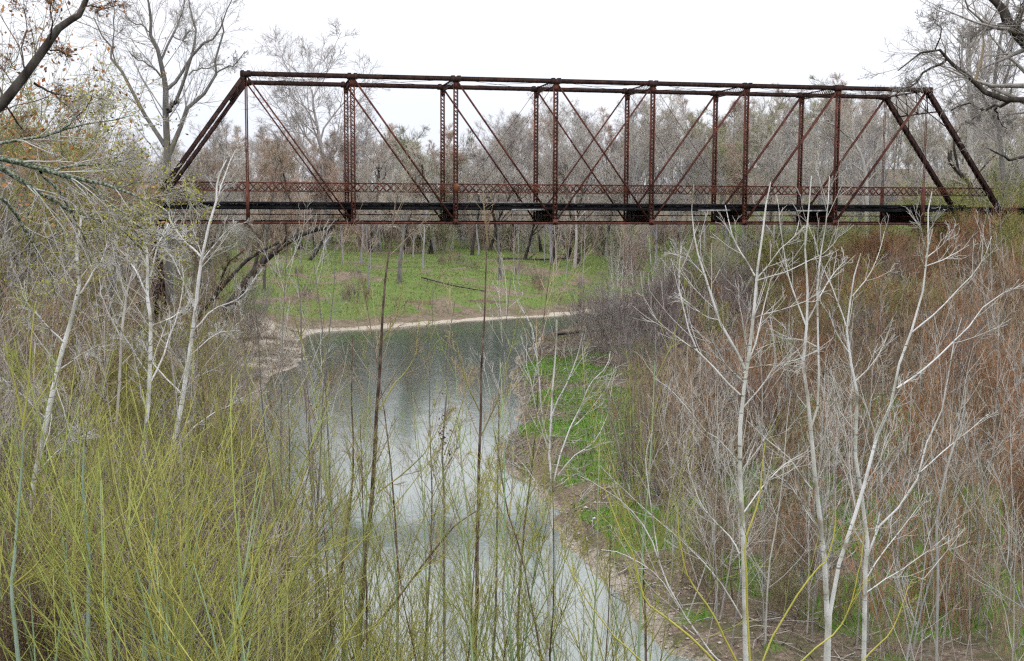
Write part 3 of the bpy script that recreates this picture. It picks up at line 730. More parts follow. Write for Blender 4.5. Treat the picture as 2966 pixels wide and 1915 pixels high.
# tops follow the skyline of the picture: sheet x -> sheet y of the tree tops
SKX = [-200, 300, 480, 600, 700, 900, 1000, 1080, 1200, 1350, 1500, 1700, 1900, 2050, 2200, 2385, 2700]
SKY = [330, 350, 345, 335, 330, 335, 345, 330, 300, 290, 285, 268, 235, 250, 270, 270, 260]
for row, (ya, yb, n) in enumerate(((128, 150, 44), (150, 185, 90), (185, 255, 110))):
    for i in range(n):
        px = -120+2620*(i+uni(.1, .9))/n; y = uni(ya, yb)
        p = at(px, 475, y); x = p[0]
        if y < 150 and 640 < px < 1420 and row == 0 and uni(0, 1) < .55: continue
        z = ground_z(x, y)
        top = at(px, np.interp(px, SKX, SKY)+(uni(-60, 50) if row else uni(0, 90)), y)[2]
        col = ('grey', 'grey', 'red', 'grey', 'grey', 'olive')[int(rg.integers(6))]
        if 560 < px < 900 and row < 2: col = 'red' if uni(0, 1) < .55 else 'grey'
        if px > 1750 and row < 2 and uni(0, 1) < .4: col = ('olive', 'grey')[int(rg.integers(2))]
        Hn = {'grey': 16, 'red': 12, 'olive': 12}[col]*.98
        far_tree(col, x, y, max(.35, (top-z)/Hn))
# brush at the foot of the far wood
bk = [Kind('bush', thicket_shrub(200+i, 5.0, 18, .03, ('far_twig', 'far_twig_olive', 'far_twig_red')[i], None, .9, .015, 12, 5, ang=(14, 38))) for i in range(3)]
bd = ['grey', 'olive brown', 'reddish']
for i in range(130):
    px = -60+2500*(i+uni(0, 1))/130; y = uni(122, 155)
    if 650 < px < 1400: y = uni(146, 172)
    p = at(px, 475, y); j = int(rg.integers(3))
    bk[j].place((p[0], y, ground_z(p[0], y)), uni(0, 6.28), uni(.7, 1.25), '%s bush %s' % (bd[j], panel_phrase(p)), 'bush', 'bushes at the foot of the far wood')
# trunks along the meadow edge
mk = [Kind('bare_tree', bare_tree(300+i, 13, .26, .9, 'far_twig', 'dark_bark', .018, (8, 6, 5, 4), lean=(-.15, .12, .3)[i], fork=.35)) for i in range(3)]
for i, px in enumerate((700, 860, 935, 1005, 1100, 1140, 1165, 1192, 1222, 1262, 1290, 1322, 1352, 1408, 1450)):
    y = uni(136, 156); p = at(px, 475, y)
    mk[i % 3].place((p[0], y, ground_z(p[0], y)-.2), (0, 1.2, -.8)[i % 3]+uni(-.5, .5), uni(.75, 1.1), 'dark trunked bare tree, %s from the left along the meadow edge' % (ORD+['tenth', 'eleventh', 'twelfth', 'thirteenth', 'fourteenth', 'fifteenth'])[i], 'tree', 'dark trunks along the meadow edge')
# low bushes and thin trees scattered over the meadow
ml = [Kind('bush', thicket_shrub(230+i, 1.6, 10, .012, ('purple_twig', 'brown_twig')[i], None, 1.3, .009, 8, 3)) for i in range(2)]
for i in range(26):
    px = uni(640, 1420); y = uni(101, 138); p = at(px, 475, y)
    if sdist(p[0], y)[0] < 2: continue
    ml[i % 2].place((p[0], y, ground_z(p[0], y)), uni(0, 6.28), uni(.5, 1.1), '%s low bush scattered on the green meadow' % ('grey', 'brown')[i % 2], 'bush', 'low bushes on the meadow')
mt_ = [Kind('bare_tree', sapling(240+i, 9, .07, 'far_bark', 'far_twig_red', .012, (14, 6, 4), lf=.4)) for i in range(2)]
for i in range(16):
    px = uni(620, 1450); y = uni(108, 140); p = at(px, 475, y)
    mt_[i % 2].place((p[0], y, ground_z(p[0], y)), uni(0, 6.28), uni(.6, 1.1), '%s thin bare tree standing on the meadow' % ('straight', 'leaning')[i % 2], 'tree', 'thin trees on the meadow', (uni(-.1, .1), uni(-.1, .1)))
# named far trees
def one(name, parts, px, y, sc, label, cat='tree', rz=0.0, group=None, zoff=-.15):
    p = at(px, 475, y); o = thing_of(name, (p[0], y, ground_z(p[0], y)+zoff), parts, rz, sc); return tag(o, label, cat, group)
one('bare_tree', bare_tree(401, 20, .4, 1.6, 'far_twig', 'far_bark', .017, (14, 9, 7, 5), fork=.25, an=.95), 765, 162, 1.2, 'wide crowned bare grey tree rising behind the first latticed posts', rz=1.0)
one('bare_tree', bare_tree(402, 14, .22, .9, 'far_twig', 'grey_bark', .016, (10, 6, 6, 5)), 930, 112, .9, 'tall loose bare tree rising right of the first latticed posts', rz=2.0)
one('bare_tree', bare_tree(403, 12, .16, .8, 'grey_twig', 'grey_bark', .014, (9, 5, 4, 3), up=.14), 1165, 118, 1.0, 'slender forked bare tree rising alone above the wood right of the second pair of posts', rz=2.6)
one('bare_tree', bare_tree(404, 12, .14, .8, 'far_twig', 'far_bark', .014, (8, 5, 5, 4), up=.14), 985, 125, .85, 'thin bare sapling against the bright gap left of the second pair of posts', rz=.6)
one('bare_tree', bare_tree(405, 11, .2, .9, 'far_twig_olive', 'dark_bark', .016, (8, 6, 5, 4), leaf='bud', nleaf=1800, lsz=.13), 1880, 98, .72, 'low spreading budding tree behind the sixth latticed posts', rz=.6)
one('green_bush', thicket_shrub(406, 3.2, 12, .03, 'olive_twig', None, 1.0, .01, 8, 4, 'bright_leaf', 2600, .13), 2055, 102, 1.15, 'bright yellow green leafy bush behind the railing near the right end post', 'bush')
one('green_bush', thicket_shrub(407, 3.2, 12, .03, 'olive_twig', None, 1.2, .01, 8, 4, 'bright_leaf', 1600, .12), 1985, 104, 1.1, 'smaller green leafy bush left of the bright one behind the railing', 'bush')
# big surveyed trees
surveyed('bare_tree', [
 ([(392, 560), (388, 420), (387, 365), (387, 274), (389, 212), (380, 183), (376, 139), (360, 100), (351, 60), (350, 20), (338, -30)], 26, 4),
 ([(376, 139), (402, 84), (415, 55), (424, 29), (440, -30)], 8, 3), ([(390, 207), (420, 175), (450, 124), (457, 73), (445, 30), (438, -20)], 12, 3),
 ([(409, 238), (430, 180), (453, 124), (493, 95), (519, 47), (545, -10)], 11, 2), ([(392, 260), (409, 238)], 12, 11),
 ([(394, 360), (410, 320), (424, 292), (439, 256), (479, 219), (504, 175), (504, 139), (519, 73), (515, 40)], 17, 3), ([(502, 172), (530, 155), (545, 150), (570, 120)], 5, 2),
 ([(440, 175), (465, 163), (490, 157), (520, 150)], 5, 2), ([(384, 340), (369, 311), (325, 249), (300, 190), (267, 146), (263, 117), (238, 88), (218, 40)], 14, 3),
 ([(380, 183), (365, 165), (344, 150), (320, 140), (300, 120)], 6, 2), ([(402, 84), (425, 95), (432, 80), (450, 70)], 4, 2), ([(351, 75), (330, 60), (305, 50), (275, 20)], 5, 2), ([(270, 150), (262, 80), (262, 20), (255, -20)], 5, 2)],
 82, 'big bare grey tree with spreading crown behind the left end of the bridge', 'tree', 'grey_bark', 'grey_twig', 501, ws=.78, rf=.2, n=(18, 6, 5), rt=.008, dy=2.5, lf=(.75, .55, .5), lat=.06, tw=(.2, 1))
surveyed('leaning_tree', [([(520, 735), (552, 690), (578, 650), (620, 602), (660, 572), (700, 546), (760, 530)], 26, 9), ([(590, 635), (600, 590), (598, 550), (575, 520)], 10, 4), ([(660, 572), (668, 545), (664, 520)], 7, 3)],
 84, 'thick dark trunk leaning right over the meadow left of the creek', 'tree', 'dark_bark', 'brown_twig', 502, n=(12, 6, 5), rt=.014, dy=1.5, trop=.1)
surveyed('leaning_tree', [([(462, 740), (505, 685), (560, 620), (600, 590), (650, 565)], 13, 6), ([(505, 685), (528, 620), (560, 590)], 7, 3)],
 80, 'thinner dark trunk leaning right beside the thick leaning one', 'tree', 'dark_bark', 'brown_twig', 503, n=(12, 6, 5), rt=.012, dy=1.5, trop=.1)
surveyed('leaning_tree', [([(690, 640), (735, 590), (760, 545), (800, 500), (850, 470)], 9, 4), ([(735, 590), (730, 540), (745, 500)], 6, 3)],
 128, 'slim leaning dark trunk at the left side of the green meadow', 'tree', 'dark_bark', 'far_twig_red', 504, n=(14, 6, 5), rt=.014, dy=1.5)
surveyed('leaning_tree', [([(2275, 640), (2262, 470), (2258, 430), (2232, 400), (2213, 375), (2212, 350)], 15, 10), ([(2232, 400), (2222, 330), (2240, 290)], 8, 4), ([(2258, 440), (2290, 390), (2320, 360)], 6, 3)],
 90, 'crooked dark trunk behind the right end post of the bridge', 'tree', 'dark_bark', 'far_twig', 505, n=(16, 6, 5), rt=.013, dy=2)
surveyed('bare_tree', [([(2018, 560), (2018, 430), (2014, 392), (2000, 350), (1975, 318)], 13, 6), ([(2000, 350), (1985, 300), (2000, 250)], 6, 3), ([(1975, 318), (1940, 290), (1900, 280)], 5, 2)],
 105, 'pale crooked trunk seen through the last truss panel on the right', 'tree', 'pale_bark', 'far_twig', 506, n=(14, 6, 5), rt=.014, dy=2)
surveyed('bare_tree', [([(2262, 560), (2260, 314), (2258, 183), (2255, 120), (2262, 60)], 20, 8), ([(2258, 200), (2240, 140), (2245, 60)], 9, 3), ([(2259, 260), (2300, 190), (2310, 110)], 9, 3), ([(2256, 150), (2270, 100), (2290, 40)], 7, 2)],
 112, 'tall pale trunk behind the dark right hand boughs', 'tree', 'pale_bark', 'far_twig', 507, n=(20, 7, 6), rt=.015, dy=2, lf=(.8, .5, .5))
surveyed('bare_tree', [([(2350, 560), (2330, 330), (2315, 250), (2320, 160), (2335, 60)], 18, 6), ([(2317, 240), (2350, 160), (2360, 60)], 8, 3), ([(2322, 300), (2290, 220), (2285, 140)], 8, 3)],
 100, 'grey bare tree at the right edge behind the dark boughs', 'tree', 'grey_bark', 'far_twig', 508, n=(24, 7, 6), rt=.014, dy=2, lf=(.8, .5, .5))
surveyed('overhanging_tree', [
 ([(2560, 1000), (2530, 560), (2500, 380), (2470, 250), (2440, 170), (2385, 95), (2354, 58), (2336, 22), (2310, -5), (2290, -30)], 60, 13),
 ([(2475, 270), (2430, 240), (2385, 234), (2354, 234), (2321, 227), (2295, 216), (2277, 183), (2241, 175), (2222, 150), (2208, 135), (2178, 115), (2153, 119), (2116, 146), (2091, 165)], 19, 3),
 ([(2208, 135), (2178, 154), (2149, 168), (2134, 190), (2112, 205), (2085, 222)], 8, 3), ([(2178, 115), (2189, 73), (2180, 48), (2160, 40)], 4, 1.5),
 ([(2354, 234), (2321, 252), (2288, 252), (2262, 240), (2240, 243), (2215, 258)], 9, 3), ([(2350, 50), (2335, 54), (2321, 57), (2303, 73), (2284, 66), (2268, 82), (2262, 98)], 8, 3),
 ([(2321, 252), (2330, 280), (2345, 300)], 6, 2), ([(2288, 252), (2278, 268), (2250, 290)], 5, 2), ([(2440, 170), (2400, 60), (2385, -20)], 14, 8), ([(2480, 300), (2420, 355), (2385, 362), (2350, 372), (2325, 360), (2300, 345)], 12, 3), ([(2372, 80), (2372, 30), (2385, -10)], 7, 3)],
 58, 'dark crooked tree reaching in from the right edge over the bridge end', 'tree', 'dark_bark', 'grey_twig', 509, n=(17, 7, 6), rt=.010, dy=2.5, lf=(.72, .55, .5), lat=.07, ang=(30, 75), wob=.14, tw=(.3, 1))
surveyed('snag', [([(2270, 188), (2281, 157), (2287, 130), (2291, 95), (2289, 70)], 8, 4)],
 58, 'pale splintered snag among the dark boughs on the right', 'dead tree', 'tan_twig', 'grey_twig', 510, n=(2, 2, 2), rt=.01, foot=False)

# ------------------------------------------------------------------ right bank thickets
side = lambda x, y: sdist(x, y)[0]
def place_many(kinds, descs, n, region, name_label, cat, group, sc=(.75, 1.2), tilt=.06, reject=None, top=99, hh=3.8):
    k = 0; tries = 0
    while k < n and tries < n*60:
        tries += 1
        x, y = region()
        d = float(sdist(x, y)[0])
        if d < .4 or (reject and reject(x, y, d)): continue
        j = int(rg.integers(len(kinds))); z = ground_z(x, y); s_ = min(uni(*sc), (top-z)/hh)
        if s_ < .3 or (24 < y < 67.5 and 318 < sheet_x((x, y, z)) < 396): continue
        kinds[j].place((x, y, z-.05), uni(0, 6.28), s_, name_label(descs[j], x, y, z, s_), cat, group, (uni(-tilt, tilt), uni(-tilt, tilt)))
        k += 1
def sector(y):
    return 'near side' if y < 30 else ('middle' if y < 50 else ('bridge side' if y < 66 else 'far side'))
KR = [Kind('willow_shrub', thicket_shrub(600+i, (3.6, 3.0, 3.9)[i], 15, .017, 'red_twig', ('brown_twig', 'red_twig', 'brown_twig')[i], 1.0, .0065, 10, 4)) for i in range(3)]
KP = [Kind('willow_shrub', thicket_shrub(610+i, 3.8, 12, .016, ('purple_twig', 'grey_twig')[i], 'purple_twig', .9, .008, 9, 3, trop=.1, wob=.07, ang=(14, 36))) for i in range(2)]
KO = [Kind('leafy_shrub', thicket_shrub(620+i, 3.6, 12, .02, 'olive_twig', 'brown_twig', 1.0, .008, 9, 4, 'green_leaf', 2600, .085)) for i in range(2)]
KB = [Kind('willow_shrub', thicket_shrub(630+i, 3.0, 16, .014, 'tan_twig', 'brown_twig', .8, .006, 8, 4)) for i in range(2)]
def reg_px(x0, x1, y0, y1, edge=None):
    def f():
        while True:
            px = uni(x0, x1); y = math.sqrt(uni(y0*y0, y1*y1)); p = at(px, 475, y)
            return p[0], y
    return f
def rej_grass(x, y, d): return blobs(np.array([x]), np.array([y]), GB)[0] > .45 and uni(0, 1) < .93
gl = 'shrubs on the right bank'
pos = lambda y: {'near side': 'low on right bank', 'middle': 'midway on right bank', 'bridge side': 'before bridge on right bank', 'far side': 'beneath bridge on right bank'}[sector(y)]
place_many(KR, ['rust', 'deep rust', 'brown rust'], 96, reg_px(1600, 2500, 24, 84), lambda c, x, y, z, s: '%s willow shrub %s' % (c, pos(y)), 'shrub', gl, (.6, 1.05), .1, lambda x, y, d: d < 5 or rej_grass(x, y, d) or uni(0, 1) > (sheet_x((x, y, CZ))-1450)/650, top=8.2)
KM = [Kind('bare_shrub', thicket_shrub(605+i, 3.4, 15, .016, ('brown_twig', 'purple_twig')[i], 'brown_twig', .95, .007, 10, 4)) for i in range(2)]
place_many(KM, ['brown', 'mauve brown'], 56, reg_px(1540, 2300, 30, 84), lambda c, x, y, z, s: '%s twiggy shrub %s' % (c, pos(y)), 'shrub', gl, (.6, 1.05), .1, lambda x, y, d: d < 5 or rej_grass(x, y, d), top=8.2)
place_many(KR, ['rust', 'deep rust', 'brown rust'], 14, reg_px(2210, 2400, 60, 67), lambda c, x, y, z, s: 'orange %s willow hiding the right bridge foot' % c, 'shrub', 'willows at the right bridge end', (.8, 1.1), .05, top=9.4)
place_many(KP, ['purplish grey', 'grey'], 84, reg_px(1340, 1760, 58, 90), lambda c, x, y, z, s: '%s twiggy willow %s' % (c, pos(y)), 'shrub', 'grey willow thicket', (.6, 1.15), .1, lambda x, y, d: d > 15 or d < 1 or (y < 70 and rej_grass(x, y, d)))
place_many(KO, ['olive', 'dull green'], 46, reg_px(1640, 2450, 70, 100), lambda c, x, y, z, s: '%s leafy shrub low %s' % (c, panel_phrase((x, y, z))), 'shrub', 'olive shrubs behind the bridge', (.9, 1.35), .06, lambda x, y, d: d < 9)
place_many(KO, ['olive', 'dull green'], 30, reg_px(1650, 2450, 44, 70), lambda c, x, y, z, s: '%s leafy shrub %s' % (c, pos(y)), 'shrub', 'olive shrubs on the right bank', (.6, .95), .06, lambda x, y, d: d < 8)
place_many(KB, ['tan', 'straw coloured'], 110, reg_px(1500, 2450, 20, 60), lambda c, x, y, z, s: '%s fine shrub %s' % (c, pos(y)), 'shrub', gl, (.45, .95), .12, lambda x, y, d: d < 2.8)
# thin pale saplings along the grassy shelf
KS = [Kind('pale_sapling', sapling(640+i, 5, .022, 'pale_bark', 'pale_twig', .005, (9, 4, 2), opposite=(i == 1))) for i in range(4)]
place_many(KS, ['straight', 'fork stemmed', 'slender', 'slightly leaning'], 46, reg_px(1480, 2450, 18, 52), lambda c, x, y, z, s: '%s thin pale sapling %s' % (c, pos(y)), 'sapling', 'thin pale saplings on the right bank', (.55, 1.05), .1, lambda x, y, d: d < 2)
place_many(KS, ['straight', 'fork stemmed', 'slender', 'slightly leaning'], 60, reg_px(1440, 2450, 16, 32), lambda c, x, y, z, s: '%s thin pale sapling among the white trunks' % c, 'sapling', 'thin pale saplings among the white trunks', (.6, 1.1), .14, lambda x, y, d: d < .8)
KN = [Kind('bare_shrub', thicket_shrub(645+i, 3.4, 13, .013, ('brown_twig', 'tan_twig', 'red_twig')[i], ('grey_twig', 'brown_twig', 'grey_twig')[i], .75, .0055, 7, 3, ang=(16, 38))) for i in range(3)]
place_many(KN, ['brown', 'tan', 'russet'], 90, reg_px(1430, 2480, 19, 46), lambda c, x, y, z, s: '%s upright stemmed shrub %s' % (c, pos(y)), 'shrub', gl, (.6, 1.25), .1, lambda x, y, d: d < 1.6 or (rej_grass(x, y, d) and uni(0, 1) < .75 and y > 27))
KW = [Kind('pale_sapling', sapling(650+i, 9, .06, 'white_bark', 'pale_twig', .008, (12, 5, 3), lf=.35)) for i in range(2)]
place_many(KW, ['grey white', 'white'], 8, reg_px(1430, 1640, 76, 96), lambda c, x, y, z, s: '%s sapling inside the grey thicket beyond the bridge' % c, 'sapling', 'white saplings behind the grey thicket', (.6, .85), .08, lambda x, y, d: d > 10)

# ------------------------------------------------------------------ left bank
KG = [Kind('bare_shrub', thicket_shrub(700+i, 3.8, 14, .018, ('olive_twig', 'brown_twig', 'grey_twig')[i], None, 1.1, .0065, 9, 4, 'bud' if i < 2 else None, 700, .035)) for i in range(3)]
lpos = lambda y: 'low on left bank' if y < 22 else ('midway on left bank' if y < 42 else ('before bridge on left bank' if y < 67 else 'beyond bridge on left bank'))
place_many([KG[0], KG[1], KG[0], KG[2]], ['olive', 'brown', 'budding', 'grey'], 84, reg_px(-120, 640, 21, 66), lambda c, x, y, z, s: '%s twiggy shrub %s' % (c, lpos(y)), 'shrub', 'twiggy shrubs on the left bank', (.7, 1.3), .12, lambda x, y, d: d < 1.2 or x > 2)
place_many([KG[2], KG[1]], ['grey', 'brown'], 46, reg_px(-60, 620, 14, 24), lambda c, x, y, z, s: '%s twiggy shrub among the box elders' % c, 'shrub', 'twiggy shrubs among the box elders', (.5, .9), .15, lambda x, y, d: d < .6 or x > 2.5)
place_many(KG[1:], ['brown', 'grey'], 34, reg_px(60, 640, 76, 118), lambda c, x, y, z, s: '%s shrub beyond bridge on left bank' % c, 'shrub', 'shrubs beyond the left bridge end', (.8, 1.3), .12, lambda x, y, d: d < 3 or (y > 92 and x > -1))
LT = {'grey': Kind('bare_tree', bare_tree(710, 11, .1, .8, 'far_twig', 'grey_bark', .009, (10, 6, 5, 4), up=.1)), 'brown': Kind('bare_tree', bare_tree(711, 10, .09, .8, 'brown_twig', 'grey_bark', .009, (10, 6, 5, 4), up=.1)),
      'budding': Kind('bare_tree', bare_tree(712, 10, .10, .9, 'olive_twig', 'grey_bark', .009, (9, 6, 5, 4), leaf='bud', nleaf=1500, lsz=.06))}
for i in range(34):
    px = uni(-60, 300); y = uni(42, 66) if i % 2 else uni(76, 118); p = at(px, 475, y); c = ('grey', 'brown', 'budding')[i % 3]
    z = ground_z(p[0], y); top = at(px, uni(170, 360) if px < 250 else uni(330, 420), y)[2]
    LT[c].place((p[0], y, z-.1), uni(0, 6.28), max(.4, (top-z)/10.5), '%s slender tree %s' % (c, lpos(y)), 'tree', 'slender trees on the left bank', (uni(-.1, .1), uni(-.1, .1)))
for i in range(10):
    px = uni(380, 640); y = uni(84, 112); p = at(px, 475, y); c = ('grey', 'brown')[i % 2]; z = ground_z(p[0], y)
    top = at(px, uni(270, 400), y)[2]
    LT[c].place((p[0], y, z-.1), uni(0, 6.28), max(.4, (top-z)/10.5), '%s slender tree behind the left end posts' % c, 'tree', 'slender trees behind the left end posts', (uni(-.1, .1), uni(-.1, .1)))
# orange leaved trees
for i, (px, y, H, top) in enumerate(((40, 40, 12, 60), (165, 46, 11, 110), (250, 52, 10, 190), (-60, 36, 12, -40))):
    p = at(px, 475, y); z = ground_z(p[0], y); tz = at(px, top, y)[2]
    one('oak_tree', bare_tree(720+i, 10, .09, 1.1, 'olive_twig', 'grey_bark', .007, (9, 6, 5, 4), leaf='orange_leaf', nleaf=(620, 520, 420, 480)[i], lsz=.13), px, y, (tz-z)/10,
        ('slender tree with scattered orange dead leaves in the upper left', 'tree hung with orange leaf clusters right of the leaning trunk', 'smaller orange leaved tree nearest the left end of the bridge', 'orange leaved tree at the left edge of the picture')[i], 'tree', rz=i*1.3)
surveyed('leaning_tree', [([(-140, 900), (-90, 500), (-40, 300), (0, 249), (22, 219), (66, 161), (117, 95), (146, 55), (179, 40), (194, 11), (212, -30)], 42, 12),
 ([(80, 194), (100, 205), (120, 216), (155, 224), (190, 227)], 8, 3), ([(120, 216), (160, 250), (190, 290)], 6, 2), ([(60, 168), (50, 120), (62, 60), (55, 0)], 6, 2), ([(117, 118), (140, 118), (152, 128)], 5, 3), ([(194, 16), (215, 14), (240, 20), (280, 10)], 6, 2), ([(10, 232), (-10, 180), (-20, 100)], 8, 3), ([(115, 98), (122, 60), (118, 10), (130, -20)], 6, 2), ([(10, 240), (50, 300), (90, 330)], 6, 2)],
 30, 'thick dark trunk leaning right across the upper left corner', 'tree', 'dark_bark', 'brown_twig', 730, rf=.12, ws=.75, n=(15, 5, 4), rt=.0045, dy=1.5, lf=(.6, .55, .5), leaf='orange_leaf', nleaf=420, lsz=.10, ang=(30, 70), wob=.12)
surveyed('lichen_branched_tree', [([(-330, 1200), (-300, 700), (-250, 450), (-200, 300)], 60, 40),
 ([(-260, 470), (-120, 380), (-50, 365), (0, 364), (58, 384), (117, 398), (155, 409), (206, 420), (274, 437), (325, 460), (358, 481)], 24, 4),
 ([(-250, 450), (-100, 370), (-40, 372), (0, 386), (46, 417), (88, 442), (146, 479), (190, 500), (238, 515), (300, 548), (340, 590)], 22, 3),
 ([(95, 400), (100, 407), (128, 437), (157, 482), (183, 528), (201, 563), (215, 620)], 10, 3), ([(-290, 640), (-100, 440), (0, 462), (37, 501), (77, 563), (110, 620), (130, 690)], 14, 3),
 ([(-260, 460), (-80, 360), (7, 336), (73, 322), (135, 309), (183, 292), (256, 281), (310, 268)], 12, 2), ([(140, 390), (190, 385), (228, 384), (270, 378), (311, 366)], 7, 2),
 ([(206, 420), (250, 470), (300, 500), (350, 500)], 6, 2), ([(240, 516), (300, 520), (350, 545), (420, 560)], 5, 2), ([(135, 309), (170, 280), (200, 250), (215, 220)], 5, 2),
 ([(274, 437), (330, 425), (400, 440), (450, 470)], 4, 1.5), ([(120, 400), (170, 425), (230, 460), (290, 510), (330, 560)], 6, 2)],
 15, 'branches crusted with green white lichen reaching in from the left edge', 'tree', 'lichen_bark', 'pale_twig', 731, ws=.85, cap=1.5, n=(13, 5, 4), rt=.0028, dy=1.2, lf=(.62, .5, .5), leaf='bud', nleaf=5200, lsz=.034, ang=(20, 55), trop=-.01, lat=.012, tw=(.35, 1))
# pale saplings on the left
surveyed('pale_sapling', [([(352, 1420), (370, 1300), (400, 1060), (430, 900), (447, 788), (458, 700), (466, 626), (471, 595), (479, 548), (500, 477), (505, 438), (513, 402), (528, 372)], 18, 3),
 ([(497, 490), (512, 440), (531, 386), (548, 350)], 5, 2), ([(470, 600), (440, 570), (424, 556), (400, 520), (390, 490), (350, 470)], 8, 2), ([(468, 622), (484, 590), (528, 540), (560, 520)], 6, 2), ([(450, 770), (500, 720), (560, 690), (600, 640)], 6, 2),
 ([(455, 720), (420, 640), (400, 600), (380, 560)], 6, 2), ([(440, 830), (500, 780), (560, 770)], 5, 2), ([(425, 920), (360, 850), (330, 790)], 6, 2), ([(402, 1050), (470, 980), (540, 940), (620, 900)], 7, 2)],
 27, 'tall grey white sapling crossing the left end of the railing', 'sapling', 'white_bark', 'pale_twig', 740, ws=.7, cap=1.5, n=(9, 5, 3), rt=.0045, dy=.9, trop=.08)
surveyed('pale_sapling', [([(300, 1540), (320, 1250), (335, 1050), (345, 900), (350, 760), (343, 683), (346, 636), (338, 581), (348, 530), (350, 490)], 17, 4), ([(343, 690), (310, 620), (285, 590), (262, 560)], 7, 2), ([(347, 650), (372, 560), (392, 520)], 6, 2),
 ([(345, 900), (390, 800), (420, 700), (425, 620)], 7, 2), ([(344, 870), (300, 800), (270, 740)], 6, 2), ([(350, 760), (400, 740), (450, 700)], 5, 2)],
 24, 'pale sapling standing before the left bridge pier', 'sapling', 'white_bark', 'pale_twig', 741, ws=.7, cap=1.5, n=(8, 5, 3), rt=.004, dy=.9, trop=.08)
surveyed('pale_sapling', [([(250, 1300), (270, 1000), (283, 788), (290, 720), (296, 685), (320, 608), (338, 568), (350, 520)], 11, 3), ([(283, 790), (240, 700), (230, 640)], 5, 2), ([(296, 690), (270, 620), (262, 560)], 5, 2)],
 26, 'thin pale sapling leaning right beside the one before the pier', 'sapling', 'pale_bark', 'pale_twig', 742, ws=.7, cap=1.5, n=(7, 5, 3), rt=.004, dy=.9, trop=.08)
surveyed('pale_sapling', [([(40, 1560), (55, 1400), (70, 1200), (94, 1045), (132, 892), (153, 788), (175, 698), (185, 657), (179, 594), (184, 540), (190, 480)], 22, 5), ([(175, 700), (215, 640), (240, 600), (250, 560)], 8, 2), ([(150, 800), (110, 760), (60, 700), (40, 640)], 7, 2),
 ([(140, 860), (200, 820), (260, 790)], 6, 2), ([(130, 900), (160, 1000), (170, 1060)], 4, 2), ([(110, 980), (60, 930), (0, 880)], 6, 2), ([(85, 1100), (150, 1040), (220, 1000)], 6, 2)],
 19, 'thickest pale sapling trunk rising at the far left', 'sapling', 'white_bark', 'pale_twig', 743, ws=.7, cap=1.5, n=(9, 5, 3), rt=.0035, dy=.7, trop=.05)
KL = [Kind('pale_sapling', sapling(750+i, 6, .03, 'pale_bark', 'pale_twig', .0048, (12, 5, 3), lf=.5, lean=(.1*(i-1), 0))) for i in range(3)]
place_many(KL, ['left leaning', 'upright', 'right leaning'], 20, reg_px(-60, 700, 20, 58), lambda c, x, y, z, s: '%s thin grey sapling %s' % (c, lpos(y)), 'sapling', 'thin grey saplings on the left bank', (.6, 1.15), .14, lambda x, y, d: d < .6 or x > 4)

# box elders with green shoots, nearest the viewer on the left
def box_elder(seed, H=3.4, r=.022, lime='lime_twig', stemm='lime_stem', n=(7, 3, 1)):
    rng = np.random.default_rng(seed)
    ns = 3
    b0 = rng.normal(0, .1, (ns, 3)); b0[:, 2] = -.2
    st = walk(rng, b0, np.column_stack([rng.normal(0, .16, ns), rng.normal(0, .16, ns), np.ones(ns)]), H*rng.uniform(.65, 1.0, ns), 8, .035, .02); sR = taper(np.full(ns, r)*rng.uniform(.6, 1, ns), np.full(ns, .004), 8)
    a, aR = kids(rng, st, sR, n[0], (.25, .95), (20, 46), .8, 7, .025, .07, .6, .006, .5, .4, opposite=True)
    b, bR = kids(rng, a, aR, n[1], (.12, .95), (25, 50), .6, 5, .04, .06, .6, .0036, .4, .2, opposite=True)
    c, cR = kids(rng, b, bR, n[2], (.15, 1), (25, 55), .45, 3, .06, .03, .7, .0018, .4, .06)
    g = Geo(); g.tubes(st, sR, 7); me1 = g.mesh('stems', [M[stemm]], True)
    g = Geo(); g.tubes(a, aR, 5); g.tubes(b, bR, 3); g.tubes(c, cR, 3)
    pts = np.concatenate([a[:, -1], b[:, -1]]); g.leaves(pts, .014, rng, 1)
    return [('stems', me1), ('shoots', g.mesh('shoots', [M[lime], M['bud']]))]
BE = [Kind('box_elder', box_elder(760+i, 3.6, .022, ('lime_twig', 'olive_twig', 'olive_twig', 'lime_twig')[i])) for i in range(4)]
bdsc = ['lime shooted', 'yellow green', 'dull olive green', 'bright green']
for i in range(54):
    y = uni(9.5, 25) if i < 40 else uni(24, 36); px = uni(-60, 640+60*(y < 16)) ; p = at(px, 475, y)
    if sdist(p[0], y)[0] < .3: px = uni(-40, 420); p = at(px, 475, y)
    tp = np.interp(px, [-50, 100, 300, 500, 700, 900], [930, 900, 980, 1040, 1250, 1380])+uni(-60, 220)
    if y > 22: tp = min(tp, uni(880, 1100))
    z = max(ground_z(p[0], y), .2); tz = at(px, tp, y)[2]; s_ = min(2.0, max(.6, (tz-z)/3.5))
    wx = 'in bottom left corner' if px < 160 else ('below left pale trunks' if px < 330 else ('right of pale trunks' if px < 520 else 'beside the water'))
    BE[i % 4].place((p[0], y, z-.1), uni(0, 6.28), s_, '%s box elder %s, %s' % (bdsc[i % 4], wx, 'front' if y < 16 else ('middle' if y < 24 else 'back')), 'sapling', 'box elders on the left bank', (uni(-.06, .06), uni(-.06, .06)))
